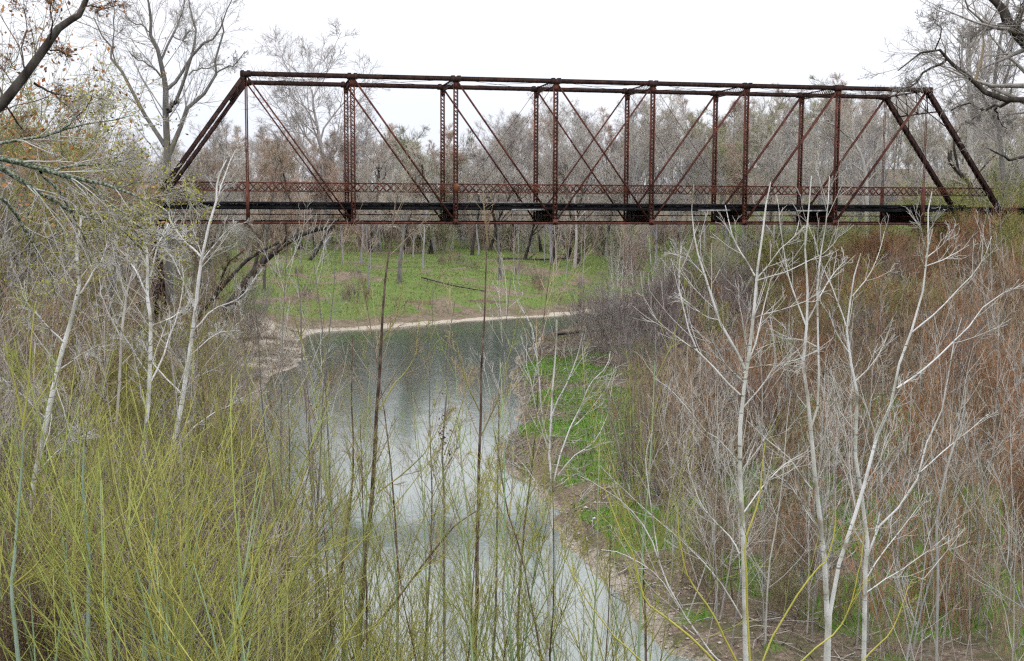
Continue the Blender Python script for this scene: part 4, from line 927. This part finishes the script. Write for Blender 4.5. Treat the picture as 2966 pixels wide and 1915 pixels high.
surveyed('box_elder', [([(205, 1600), (205, 1540), (206, 1400), (205, 1260), (196, 1180), (193, 1110), (196, 1040)], 13, 4), ([(206, 1262), (225, 1140), (234, 1045), (238, 980)], 9, 3), ([(205, 1265), (175, 1220), (144, 1174), (120, 1110), (106, 1077)], 5, 2),
 ([(207, 1262), (260, 1220), (321, 1167), (360, 1110), (395, 1050)], 5, 2), ([(205, 1262), (230, 1290), (300, 1340)], 4, 2), ([(204, 1262), (120, 1340), (60, 1365)], 5, 2)], 12.5, 'box elder with a smooth blue green stem splitting into yellow shoots', 'sapling', 'teal_stem', 'lime_twig', 780, n=(6, 4, 2), rt=.0022, dy=.3, limbm='lime_twig', trop=.08, wob=.04, lat=.002)
surveyed('box_elder', [([(55, 1620), (42, 1540), (34, 1450), (26, 1366), (34, 1290), (38, 1238), (45, 1160), (51, 1077), (56, 1000)], 12, 3), ([(52, 1000), (66, 900), (72, 800), (82, 703)], 6, 2), ([(52, 976), (38, 910), (22, 844), (9, 782)], 5, 2), ([(54, 990), (90, 930), (140, 860)], 4, 2), ([(27, 1366), (90, 1310), (140, 1220), (170, 1150)], 5, 2), ([(24, 1366), (5, 1300), (-10, 1220)], 5, 2), ([(28, 1370), (100, 1330), (190, 1300)], 4, 2)],
 12, 'tall yellow green box elder shoots at the left edge', 'sapling', 'teal_stem', 'lime_twig', 781, n=(6, 4, 2), rt=.0022, dy=.3, limbm='lime_twig', trop=.08, wob=.04, lat=.002)
surveyed('box_elder', [([(560, 1620), (566, 1540), (558, 1400), (555, 1300), (556, 1200), (560, 1120)], 9, 2), ([(566, 1500), (640, 1400), (715, 1310), (760, 1280)], 5, 2), ([(562, 1480), (500, 1400), (455, 1340)], 5, 2), ([(560, 1420), (530, 1300), (500, 1200), (480, 1120)], 5, 2), ([(560, 1400), (600, 1300), (620, 1200)], 4, 2)],
 12, 'box elder with wide open yellow green fork left of the dark poles', 'sapling', 'lime_stem', 'lime_twig', 782, n=(7, 4, 2), rt=.0022, dy=.3, limbm='lime_twig', trop=.08, wob=.04, lat=.002)
surveyed('box_elder', [([(330, 1620), (345, 1540), (340, 1450), (350, 1350), (352, 1280), (360, 1200)], 10, 3), ([(351, 1340), (330, 1270), (318, 1200), (312, 1130)], 5, 2), ([(352, 1300), (385, 1200), (440, 1120), (475, 1060)], 6, 2), ([(346, 1400), (300, 1330), (250, 1280)], 4, 2), ([(346, 1440), (430, 1330), (500, 1290)], 5, 2)],
 13.5, 'box elder with a grey green stem in the middle of the lower left tangle', 'sapling', 'teal_stem', 'lime_twig', 783, n=(7, 4, 2), rt=.0022, dy=.3, limbm='lime_twig', trop=.08, wob=.04, lat=.002)

# dark poles over the water
PW = dict(n=(9, 4, 3), rt=.0032, dy=.6, trop=.07, wob=.05, ang=(18, 42), lat=.006, limbm='olive_twig', tw=(.1, 1), ws=.85, cap=1.6)
surveyed('dark_sapling', [([(828, 1640), (835, 1540), (845, 1350), (862, 1200), (872, 1080), (880, 950), (888, 820), (892, 700), (905, 600), (918, 500), (930, 440)], 19, 2), ([(884, 955), (915, 900), (940, 870), (968, 830), (975, 760), (985, 700)], 5, 1.5), ([(876, 1150), (930, 1110), (985, 1060), (1020, 1000), (1060, 950)], 5, 1.5), ([(890, 800), (925, 730), (940, 650)], 4, 1.5), ([(868, 1180), (840, 1100), (820, 1030)], 4, 1.5)],
 20, 'tallest dark brown pole rising from the lower middle over the water', 'sapling', 'brown_bark', 'tan_twig', 790, **PW)
surveyed('dark_sapling', [([(1104, 1640), (1106, 1540), (1110, 1400), (1112, 1250), (1115, 1130), (1118, 1000), (1122, 850), (1130, 700), (1132, 600), (1140, 540)], 15, 2), ([(1114, 1260), (1150, 1180), (1170, 1100), (1165, 1030)], 4, 1.5), ([(1112, 1250), (1085, 1150), (1075, 1080)], 4, 1.5), ([(1118, 1020), (1160, 930), (1185, 850)], 4, 1.5), ([(1118, 960), (1090, 900), (1070, 830), (1060, 780)], 4, 1.5)],
 19, 'second dark pole standing near the middle of the water', 'sapling', 'brown_bark', 'tan_twig', 791, **PW)
surveyed('dark_sapling', [([(1036, 1640), (1035, 1540), (1033, 1300), (1035, 1150), (1030, 1050), (1040, 930), (1045, 800), (1060, 700)], 10, 2), ([(1034, 1180), (1010, 1100), (1000, 1030)], 3, 1.5), ([(1034, 1060), (1070, 960), (1090, 880)], 3, 1.5), ([(1032, 1100), (1060, 1050), (1075, 980)], 3, 1.5)],
 21, 'thin grey sapling with a clot of dead brown leaves between the two dark poles', 'sapling', 'grey_bark', 'tan_twig', 792, **PW)
surveyed('dark_sapling', [([(745, 1640), (765, 1540), (780, 1400), (795, 1330), (815, 1180), (824, 1050), (818, 900), (822, 780)], 15, 2), ([(812, 1200), (850, 1120), (880, 1050), (900, 980)], 4, 1.5), ([(800, 1300), (770, 1200), (765, 1120)], 4, 1.5)],
 21, 'reddish brown pole just left of the tallest dark pole', 'sapling', 'brown_bark', 'tan_twig', 793, **PW)
surveyed('dark_sapling', [([(680, 1640), (690, 1540), (712, 1350), (728, 1180), (718, 1000), (705, 850), (700, 720), (690, 620)], 13, 2), ([(725, 1200), (690, 1090), (640, 1010), (590, 970)], 5, 1.5), ([(716, 980), (760, 900), (780, 820)], 4, 1.5), ([(703, 800), (680, 720), (650, 650)], 4, 1.5), ([(702, 780), (740, 700), (760, 630)], 3, 1.5)],
 24, 'grey brown sapling leaning over the left water edge', 'sapling', 'grey_bark', 'tan_twig', 794, **PW)
surveyed('dark_sapling', [([(800, 1600), (840, 1500), (905, 1420), (960, 1350), (1020, 1270), (1060, 1225), (1110, 1190)], 9, 3), ([(960, 1350), (1000, 1310), (1040, 1290)], 4, 1.5)],
 18, 'dark pole slanting to the right across the reflected sky', 'sapling', 'brown_bark', 'tan_twig', 795, **PW)
surveyed('dark_sapling', [([(1260, 1640), (1262, 1540), (1240, 1420), (1215, 1300), (1180, 1180), (1165, 1080), (1150, 1000)], 8, 2), ([(1222, 1320), (1250, 1240), (1262, 1180)], 3, 1.5), ([(1190, 1200), (1160, 1130), (1130, 1080)], 3, 1.5)],
 17, 'slim dark sapling bending left beside the white centre sapling', 'sapling', 'brown_bark', 'lime_twig', 796, **PW)
KD = [Kind('dark_sapling', sapling(800+i, 5.5, .024, 'lime_stem' if i != 1 else 'brown_bark', 'olive_twig' if i else 'lime_twig', .0034, (16, 6, 3), ang=(16, 38), lf=.42, trop=.1, t0=.12)) for i in range(3)]
dd_ = ['lime stemmed', 'brown stemmed', 'olive stemmed']
for i, px in enumerate((640, 672, 702, 742, 775, 800, 822, 868, 905, 935, 960, 985, 1012, 1060, 1085, 1132, 1160, 1200, 1228, 1300, 1335, 1372, 1412, 1450, 1490, 1530, 720, 850, 1000, 1120)):
    y = uni(13.5, 19.5); p = at(px, 475, y); tp = uni(820, 1300); z = max(0.0, ground_z(p[0], y)); tz = at(px, tp, y)[2]
    KD[i % 3].place((p[0], y, z-.15), uni(0, 6.28), max(.3, (tz-z)/5.4), '%s sapling %s' % (dd_[i % 3], 'left of the tallest dark pole' if px < 840 else ('between the two dark poles' if px < 1105 else ('before the white centre sapling' if px < 1280 else 'right of the white centre sapling'))), 'sapling', 'thin saplings over the near water', (uni(-.07, .07), uni(-.07, .07)))
KT = [Kind('tall_sapling', sapling(850+i, 8, .028, ('brown_bark', 'grey_bark', 'grey_bark')[i], ('tan_twig', 'brown_twig', 'pale_twig')[i], .0036, (18, 5, 2), ang=(20, 44), lf=.34, trop=.09, t0=.2, wob=.03)) for i in range(3)]
for i, px in enumerate((520, 585, 622, 655, 738, 790, 912, 985, 1150, 1215, 668, 760)):
    y = uni(17, 26); p = at(px, 475, y)
    if sdist(p[0], y)[0] < -3.5: y = uni(15, 19); p = at(px, 475, y)
    z = max(0.0, ground_z(p[0], y)); tz = at(px, uni(430, 860), y)[2]
    KT[i % 3].place((p[0], y, z-.15), uni(0, 6.28), (tz-z)/7.9, '%s tall thin sapling rising %s' % (('tan twigged', 'brown twigged', 'pale twigged')[i % 3], 'over the left water edge' if px < 840 else ('between the two dark poles' if px < 1105 else 'right of the second dark pole')), 'sapling', 'tall thin saplings over the water', (uni(-.06, .06), uni(-.06, .06)))
for i in range(30):
    px = uni(560, 1260); y = uni(13, 18); p = at(px, 475, y); tp = uni(1330, 1500); z = max(0.0, ground_z(p[0], y)); tz = at(px, tp, y)[2]
    if px > 1000 and i % 2: continue
    BE[i % 4].place((p[0], y, z-.15), uni(0, 6.28), max(.35, (tz-z)/3.5), '%s box elder under the dark poles' % bdsc[i % 4], 'sapling', 'box elders under the dark poles', (uni(-.1, .1), uni(-.1, .1)))

# ------------------------------------------------------------------ white barked saplings, right and centre
WK = dict(n=(5, 2, 1), dy=.55, trop=.07, wob=.035, ang=(20, 38), lat=.003, tw=(.2, .95), lf=(.8, .6, .6), rf=.4, ws=.64, cap=1.0)
surveyed('white_sapling', [([(1275, 1640), (1272, 1540), (1280, 1380), (1285, 1206), (1288, 1150), (1279, 1074), (1282, 972), (1290, 887), (1296, 785), (1297, 745)], 15, 3),
 ([(1275, 1023), (1262, 972), (1255, 874), (1241, 768), (1218, 725), (1200, 694)], 7, 2), ([(1281, 980), (1300, 930), (1319, 897), (1346, 826), (1357, 775)], 6, 2), ([(1290, 1120), (1316, 1023), (1360, 931), (1377, 890), (1414, 853), (1421, 819)], 6, 2), ([(1340, 990), (1370, 960), (1405, 915), (1428, 885)], 4, 1.5),
 ([(1299, 1108), (1340, 1060), (1380, 1033), (1414, 972), (1425, 900)], 5, 2), ([(1278, 1050), (1250, 960), (1235, 880), (1215, 820)], 5, 1.5), ([(1284, 1200), (1240, 1110), (1200, 1060), (1170, 1010)], 5, 1.5), ([(1283, 1290), (1330, 1200), (1360, 1150)], 4, 1.5), ([(1278, 1400), (1230, 1330), (1190, 1230)], 5, 1.5)],
 18, 'white barked sapling forking in the centre before the grassy point', 'sapling', 'white_bark', 'pale_twig', 810, rt=.0035, **WK)
surveyed('white_sapling', [([(1180, 1560), (1170, 1400), (1182, 1250), (1195, 1100), (1190, 1000), (1180, 900), (1175, 820)], 8, 2), ([(1193, 1050), (1215, 960), (1240, 900)], 4, 1.5), ([(1188, 980), (1160, 900), (1140, 850)], 4, 1.5), ([(1190, 1150), (1165, 1080), (1150, 1040)], 3, 1.5)],
 19, 'slim pale sapling just left of the white centre sapling', 'sapling', 'pale_bark', 'pale_twig', 811, rt=.0035, **WK)
surveyed('white_sapling', [([(1735, 1660), (1736, 1540), (1735, 1400), (1728, 1200), (1722, 1050), (1725, 960), (1740, 850), (1755, 740), (1762, 650), (1775, 560), (1783, 480), (1795, 425)], 27, 3.5),
 ([(1735, 859), (1710, 810), (1679, 754), (1660, 700), (1641, 642), (1625, 590), (1618, 550), (1610, 490), (1616, 430)], 12, 2.5), ([(1732, 890), (1692, 852), (1670, 815), (1651, 777), (1651, 740), (1650, 700)], 7, 2),
 ([(1724, 920), (1696, 893), (1660, 855), (1624, 818), (1605, 770), (1592, 716), (1582, 672), (1582, 625), (1588, 570)], 9, 2), ([(1624, 818), (1590, 795), (1553, 767), (1520, 735), (1502, 703), (1495, 670)], 6, 2), ([(1676, 745), (1650, 740), (1620, 720), (1597, 700), (1570, 680)], 5, 1.5),
 ([(1641, 642), (1610, 610), (1580, 590), (1560, 560)], 4, 1.5), ([(1761, 650), (1790, 618), (1818, 580), (1851, 550), (1862, 510)], 6, 2), ([(1758, 642), (1740, 610), (1723, 584), (1706, 550), (1697, 510), (1689, 478)], 7, 2),
 ([(1759, 655), (1800, 642), (1835, 632), (1881, 609), (1930, 582), (1960, 540)], 6, 1.5), ([(1752, 742), (1785, 730), (1818, 722), (1876, 702), (1917, 675)], 5, 1.5), ([(1738, 858), (1797, 849), (1858, 837), (1923, 808)], 5, 1.5),
 ([(1733, 870), (1760, 798), (1773, 737), (1790, 672), (1803, 625)], 7, 2), ([(1727, 955), (1766, 909), (1803, 855), (1804, 800), (1793, 737)], 7, 2), ([(1742, 820), (1723, 713), (1715, 680), (1709, 638)], 4, 1.5),
 ([(1722, 1080), (1680, 1030), (1640, 1000), (1600, 950), (1560, 905), (1520, 880)], 7, 1.5), ([(1722, 1290), (1700, 1250), (1641, 1189), (1615, 1130), (1602, 1085)], 7, 2), ([(1728, 1440), (1700, 1390), (1655, 1327), (1581, 1254), (1516, 1200), (1465, 1150), (1428, 1115)], 8, 2),
 ([(1725, 1100), (1770, 1040), (1800, 990), (1830, 930)], 6, 1.5), ([(1728, 1200), (1780, 1130), (1830, 1080), (1880, 1050)], 6, 1.5)],
 15, 'largest white barked sapling with a straight trunk and open limbs right of centre', 'sapling', 'white_bark', 'pale_twig', 812, rt=.0038, **WK)
surveyed('white_sapling', [([(1920, 1660), (1923, 1540), (1931, 1383), (1916, 1282), (1909, 1208), (1898, 1114), (1894, 1040), (1883, 965), (1880, 900), (1870, 839), (1878, 760), (1884, 700), (1872, 618), (1880, 540), (1883, 482), (1890, 410)], 25, 3),
 ([(1878, 760), (1855, 700), (1835, 640), (1822, 560), (1815, 500)], 7, 2), ([(1880, 750), (1905, 700), (1915, 640), (1940, 590)], 6, 2), ([(1890, 992), (1907, 930), (1905, 808), (1904, 669), (1915, 570), (1928, 482), (1932, 410)], 10, 2.5),
 ([(1892, 1140), (1860, 1100), (1838, 1066), (1782, 1021), (1740, 980)], 7, 2), ([(1912, 1240), (1870, 1180), (1840, 1130), (1790, 1090)], 5, 1.5), ([(1907, 810), (1860, 790), (1800, 800), (1760, 815)], 5, 1.5),
 ([(1904, 700), (1940, 640), (1975, 600)], 5, 1.5), ([(1874, 850), (1845, 790), (1820, 750)], 4, 1.5), ([(1886, 960), (1850, 910), (1830, 850), (1810, 780)], 5, 1.5)],
 16, 'white double trunked sapling, left trunk of the pair right of the largest one', 'sapling', 'white_bark', 'pale_twig', 813, rt=.0038, **WK)
surveyed('white_sapling', [([(1925, 1640), (1932, 1480), (1937, 1380), (1964, 1282), (1994, 1189), (2009, 1144), (2035, 1032), (2053, 1005), (2087, 900), (2097, 839), (2121, 774), (2145, 703), (2156, 618), (2165, 533), (2162, 480), (2172, 440)], 20, 3),
 ([(2124, 774), (2160, 745), (2189, 720), (2236, 669), (2270, 635), (2291, 601), (2310, 550)], 7, 2), ([(2118, 886), (2165, 850), (2209, 808), (2257, 761), (2301, 703), (2352, 676), (2374, 650)], 8, 2), ([(2155, 620), (2190, 608), (2216, 595), (2257, 571)], 5, 2), ([(2158, 600), (2190, 575), (2216, 547)], 5, 1.5),
 ([(2160, 590), (2150, 560), (2145, 530), (2135, 505), (2128, 478)], 5, 2), ([(2156, 625), (2145, 600), (2138, 571)], 4, 1.5), ([(2087, 905), (2118, 886)], 8, 8), ([(2164, 540), (2180, 510), (2192, 475)], 4, 1.5), ([(2035, 1032), (2065, 965), (2100, 900), (2120, 860)], 5, 2), ([(2010, 1140), (2045, 1080), (2075, 1010), (2085, 960)], 5, 2), ([(2065, 970), (2055, 900), (2060, 850)], 4, 1.5)],
 15.6, 'white sapling arching right in front of the right end post', 'sapling', 'white_bark', 'pale_twig', 814, rt=.0038, **WK)
surveyed('white_sapling', [([(2008, 1660), (2011, 1540), (2014, 1339), (2021, 1294), (2012, 1189), (1999, 1114), (1988, 1002), (2001, 960), (1991, 889), (1977, 822), (1971, 754), (1981, 700), (1990, 640), (2005, 590)], 22, 3),
 ([(1971, 760), (1950, 700), (1925, 640), (1905, 590), (1895, 540)], 6, 2), ([(2021, 1294), (2039, 1238), (2075, 1200), (2110, 1163), (2144, 1099), (2159, 1032), (2189, 965), (2206, 923), (2209, 839), (2225, 790), (2240, 740)], 10, 2.5), ([(2144, 1099), (2211, 1040), (2260, 1000), (2301, 965)], 5, 2),
 ([(2014, 1353), (2054, 1290), (2133, 1189), (2150, 1150)], 6, 2), ([(2018, 1380), (2060, 1350), (2100, 1327), (2163, 1282), (2234, 1223)], 5, 2), ([(2039, 1238), (2052, 1180), (2053, 1110), (2052, 1060), (2070, 1010)], 6, 2), ([(1991, 889), (2030, 850), (2060, 800), (2080, 740)], 5, 2), ([(1977, 822), (1945, 770), (1930, 720)], 5, 2), ([(1985, 690), (2025, 640), (2050, 580), (2060, 540)], 5, 2), ([(1988, 1000), (1950, 950), (1930, 900), (1900, 860)], 5, 2)],
 17, 'white sapling whose trunk splits low, standing right of the double trunk', 'sapling', 'white_bark', 'pale_twig', 815, rt=.0038, **WK)
surveyed('white_sapling', [([(2110, 1640), (2112, 1540), (2125, 1473), (2148, 1357), (2156, 1290), (2150, 1200), (2160, 1130)], 10, 2), ([(2126, 1470), (2110, 1400), (2100, 1340)], 4, 1.5), ([(2150, 1350), (2200, 1290), (2240, 1240)], 4, 1.5)],
 18, 'small white sapling in the lower right between larger ones', 'sapling', 'pale_bark', 'pale_twig', 816, rt=.0038, **WK)
surveyed('pale_sapling', [([(2184, 1640), (2181, 1540), (2185, 1339), (2181, 1226), (2193, 1144), (2215, 1060), (2241, 983), (2250, 900)], 14, 4), ([(2184, 1230), (2230, 1150), (2260, 1080)], 4, 2), ([(2190, 1150), (2170, 1060), (2172, 980)], 4, 2)],
 21, 'brownish pole leaning right at the lower right', 'sapling', 'pale_bark', 'tan_twig', 817, rt=.004, **WK)
surveyed('white_sapling', [([(2400, 1500), (2379, 1413), (2345, 1320), (2301, 1207), (2286, 1096), (2278, 1040), (2262, 1000)], 9, 2), ([(2345, 1320), (2350, 1230), (2330, 1130), (2310, 1080)], 5, 1.5), ([(2290, 1110), (2320, 1050), (2350, 1010)], 4, 1.5), ([(2379, 1413), (2300, 1360), (2240, 1300), (2200, 1260)], 5, 1.5)],
 17, 'arching white sapling at the lower right edge', 'sapling', 'pale_bark', 'pale_twig', 818, rt=.0038, **WK)
surveyed('white_sapling', [([(1690, 1620), (1658, 1528), (1581, 1416), (1537, 1316), (1516, 1254), (1480, 1200), (1437, 1159), (1390, 1130), (1345, 1106)], 9, 2), ([(1537, 1316), (1512, 1150), (1505, 1060), (1520, 1000)], 5, 1.5), ([(1581, 1416), (1530, 1340), (1450, 1290), (1400, 1280)], 5, 1.5), ([(1600, 1440), (1640, 1330), (1660, 1250), (1650, 1180)], 5, 1.5)],
 13.5, 'grey white limb arching left across the gravel shore', 'sapling', 'white_bark', 'pale_twig', 819, rt=.003, **WK)
YK = dict(n=(5, 2, 1), dy=.3, trop=.06, wob=.04, ang=(22, 40), lat=.006, tw=(.25, 1), lf=(.5, .4, .4), ws=.68)
for i, (pts, w0, w1, lab) in enumerate((
 ([(1740, 1640), (1661, 1537), (1596, 1472), (1517, 1413), (1496, 1380), (1485, 1330), (1475, 1292), (1440, 1224), (1404, 1124)], 10, 3, 'thick yellow shoot curving left over the gravel shore'),
 ([(1760, 1640), (1714, 1540), (1664, 1439), (1602, 1345), (1584, 1262), (1578, 1180)], 9, 3, 'yellow shoot rising left of the largest white sapling'),
 ([(1600, 1640), (1493, 1540), (1428, 1478), (1366, 1395), (1330, 1330), (1300, 1280)], 7, 2, 'low yellow shoot curving left over the water'),
 ([(1745, 1640), (1782, 1525), (1838, 1413), (1900, 1330), (1928, 1297), (1946, 1219), (1946, 1137)], 8, 3, 'yellow shoot rising right of the largest white sapling'),
 ([(1800, 1640), (1868, 1540), (1950, 1469), (1980, 1413), (1998, 1340), (2006, 1301), (2012, 1240)], 7, 2, 'yellow shoot reaching toward the low splitting sapling'),
 ([(1960, 1640), (2010, 1540), (2073, 1473), (2107, 1394), (2125, 1350)], 7, 2, 'short yellow shoot at the lower right'),
 ([(1752, 1640), (1747, 1540), (1739, 1350), (1737, 1262), (1757, 1198), (1770, 1150), (1776, 1090), (1782, 1030)], 10, 3, 'olive yellow shoot hugging the largest white trunk'))):
    surveyed('yellow_shoot', [(pts, w0, w1)], 11+.35*i, lab, 'shoot', 'yellow_stem', 'lime_twig', 830+i, rt=.0025, foot=False, **YK)

# ------------------------------------------------------------------ ground cover
def cover(name, label, cat, m, N, region, test, hgt, wid, seed, lean=.25):
    rng = np.random.default_rng(seed); x = rng.uniform(region[0], region[1], N); y = np.sqrt(rng.uniform(region[2]**2, region[3]**2, N))
    k = test(x, y, rng); x = x[k]; y = y[k]; z = terrain(x, y); n = len(x)
    a = rng.uniform(0, 2*pi, n); h = hgt*rng.uniform(.5, 1.3, n); wd = wid*rng.uniform(.6, 1.3, n)
    dx = np.cos(a)*wd/2; dy = np.sin(a)*wd/2; ln = rng.normal(0, lean, (n, 2))*h[:, None]
    V = np.stack([np.stack([x-dx, y-dy, z-.01], 1), np.stack([x+dx, y+dy, z-.01], 1), np.stack([x+ln[:, 0], y+ln[:, 1], z+h], 1)], 1).reshape(-1, 3)
    me = mesh_np(name, V, None, np.arange(3*n).reshape(n, 3), [M[m]])
    tag(link(bpy.data.objects.new(name, me)), label, cat, kind='stuff')
cover('grass', 'bright green grass on the right bank shelf', 'grass', 'grass', 120000, (6, 26, 20, 75), lambda x, y, r: (zones(x, y)[0]*r.uniform(.3, 1.2, len(x)) > .38), .2, .035, 1)
cover('grass', 'green grass on the meadow beyond the creek', 'grass', 'meadow_grass', 150000, (-6, 60, 88, 170), lambda x, y, r: (zones(x, y)[0]*r.uniform(.3, 1.3, len(x)) > .42) & (x < y*.42), .16, .07, 2)
cover('dead_grass', 'dead brown stalks and litter on both banks', 'dead grass', 'dry_grass', 220000, (-16, 34, 20, 92), lambda x, y, r: (sdist(x, y) > .25) & (vnoise(x, y, 1.5, 12) > .35), .22, .028, 3, .9)
def lying(name, pts, r0, r1, m, label, cat, group=None):
    P = smooth([(x, y, ground_z(x, y)+dz) for x, y, dz in pts], 10); g = Geo(); R = np.linspace(r0, r1, 10); g.tubes(P, R, 7)
    rng = np.random.default_rng(len(label)); a, aR = kids(rng, P[None], R[None], 5, (.3, 1), (30, 60), .3, 5, .15, .05, .5, .02)
    g2 = Geo(); g2.tubes(a, aR, 4)
    root = empty(name, P[0]); tag(root, label, cat, group); o3 = P[0].copy()
    for gg, nm in ((g, 'trunk'), (g2, 'limbs')): gg.V = [v-o3 for v in gg.V]; gg.build(nm, M[m], root)
lying('fallen_log', [(14.5, 114, .2), (17, 111.5, .22), (19.6, 110, .1)], .07, .035, 'dark_bark', 'dark fallen trunk across the back of the meadow', 'log')
lying('fallen_log', [(27, 140, .15), (31, 140.5, .2), (36, 141, .1)], .14, .08, 'dark_bark', 'thin dark log lying between the meadow trees', 'log')
lying('fallen_log', [(20, 84, .3), (22.5, 82, .5), (25, 81, .3)], .12, .05, 'dark_bark', 'dark stick lying low in the grey thicket', 'log')
rs = np.random.default_rng(9)
g = Geo(); n = 1500; a = rs.integers(0, 2, n)
x = np.where(a == 0, rs.uniform(7, 13, n), rs.uniform(-1, 30, n)); y = np.where(a == 0, rs.uniform(24, 38, n), rs.uniform(68, 108, n)); d = sdist(x, y); k = (d > -.15) & (d < 1.9)
x, y = x[k], y[k]; z = terrain(x, y); s_ = rs.uniform(.02, .07, len(x))*(1+y/90); c = np.array([(1, 1, 0), (-1, 1, 0), (-1, -1, 0), (1, -1, 0), (0, 0, .7), (0, 0, -.7)])
rot = rs.uniform(.6, 1.3, (len(x), 6, 3)); V = np.stack([x, y, z+s_*.1], 1)[:, None]+c[None]*rot*s_[:, None, None]*.5
F = np.array([(0, 1, 4), (1, 2, 4), (2, 3, 4), (3, 0, 4), (1, 0, 5), (2, 1, 5), (3, 2, 5), (0, 3, 5)])
g.add(V.reshape(-1, 3), F3=(np.arange(len(x))[:, None, None]*6+F[None]).reshape(-1, 3))
tag(g.build('pebbles', M['stone']), 'tan pebbles scattered along the water edges', 'gravel', kind='stuff')
for i, (px, py, zz, lab) in enumerate(((1365, 1150, .9, 'small white stone on the brown litter by the water'), (1385, 1165, .95, 'second white stone just right of its twin on the brown litter'), (862, 770, .5, 'white stone at the far waterline'), (900, 720, 1.6, 'tiny white stone on the meadow slope'))):
    dd = ray(px, py); p = dd*((zz-CZ)/dd[2]); g = Geo(); rr = (.07, .06, .12, .12)[i]; rot = rs.uniform(.8, 1.2, (6, 3)); g.add(c*rot*rr, F3=F)
    o = g.build('white_stone', M['white_stone']); o.location = (p[0], p[1], ground_z(p[0], p[1])+rr*.4); tag(o, lab, 'stone')
n = 8000; x = rs.uniform(-8, 30, n); y = np.sqrt(rs.uniform(18**2, 80**2, n)); k = sdist(x, y) > .1; x, y = x[k], y[k]; n = len(x)
a = rs.uniform(0, 2*pi, n); L = rs.uniform(.25, 1.3, n); z = terrain(x, y)+rs.uniform(.02, .12, n); dx, dy = np.cos(a)*L/2, np.sin(a)*L/2
P = np.stack([np.stack([x-dx, y-dy, terrain(x-dx, y-dy)+.03], 1), np.stack([x+rs.normal(0, .05, n), y+rs.normal(0, .05, n), z], 1), np.stack([x+dx, y+dy, terrain(x+dx, y+dy)+rs.uniform(0, .25, n)], 1)], 1)
g = Geo(); g.tubes(P, np.repeat(rs.uniform(.006, .02, n)[:, None], 3, 1), 3)
tag(g.build('dead_sticks', M['grey_twig']), 'grey dead sticks and flood litter strewn over both banks', 'sticks', kind='stuff')
# dead leaf clot on the thin sapling
rgl = np.random.default_rng(5); p = at(1032, 1010, 20.8); g = Geo(); g.leaves(rgl.normal(0, 1, (120, 3))*np.array([.06, .06, .26]), .06, rgl, 0, .4)
o = g.build('dead_leaf_clump', M['dead_leaf']); o.location = p; tag(o, 'clot of dead brown leaves caught on the thin grey sapling', 'leaves')

def ordn(n):
    base = ['', 'first', 'second', 'third', 'fourth', 'fifth', 'sixth', 'seventh', 'eighth', 'ninth', 'tenth', 'eleventh', 'twelfth', 'thirteenth', 'fourteenth', 'fifteenth', 'sixteenth', 'seventeenth', 'eighteenth', 'nineteenth']
    if n < 20: return base[n]
    t_ = {2: 'twent', 3: 'thirt', 4: 'fort', 5: 'fift', 6: 'sixt'}[n//10]
    return t_+'ieth' if n % 10 == 0 else t_+'y-'+base[n % 10]
same = {}
for o in list(S.objects):
    if o.get('label') and o.get('group'): same.setdefault(o['label'], []).append(o)
for lab, L_ in same.items():
    if len(L_) > 1:
        L_.sort(key=lambda o: sheet_x(o.location))
        for i, o in enumerate(L_): o['label'] = '%s, %s from the left' % (lab, ordn(i+1))
bad = sorted({o['label'] for o in S.objects if o.get('label') and len(o['label'].split()) > 16}); print(len(bad)); print(*bad[::17], sep='\n')
print('objects', len(bpy.data.objects), 'tris', sum(len(m.polygons) for m in bpy.data.meshes))
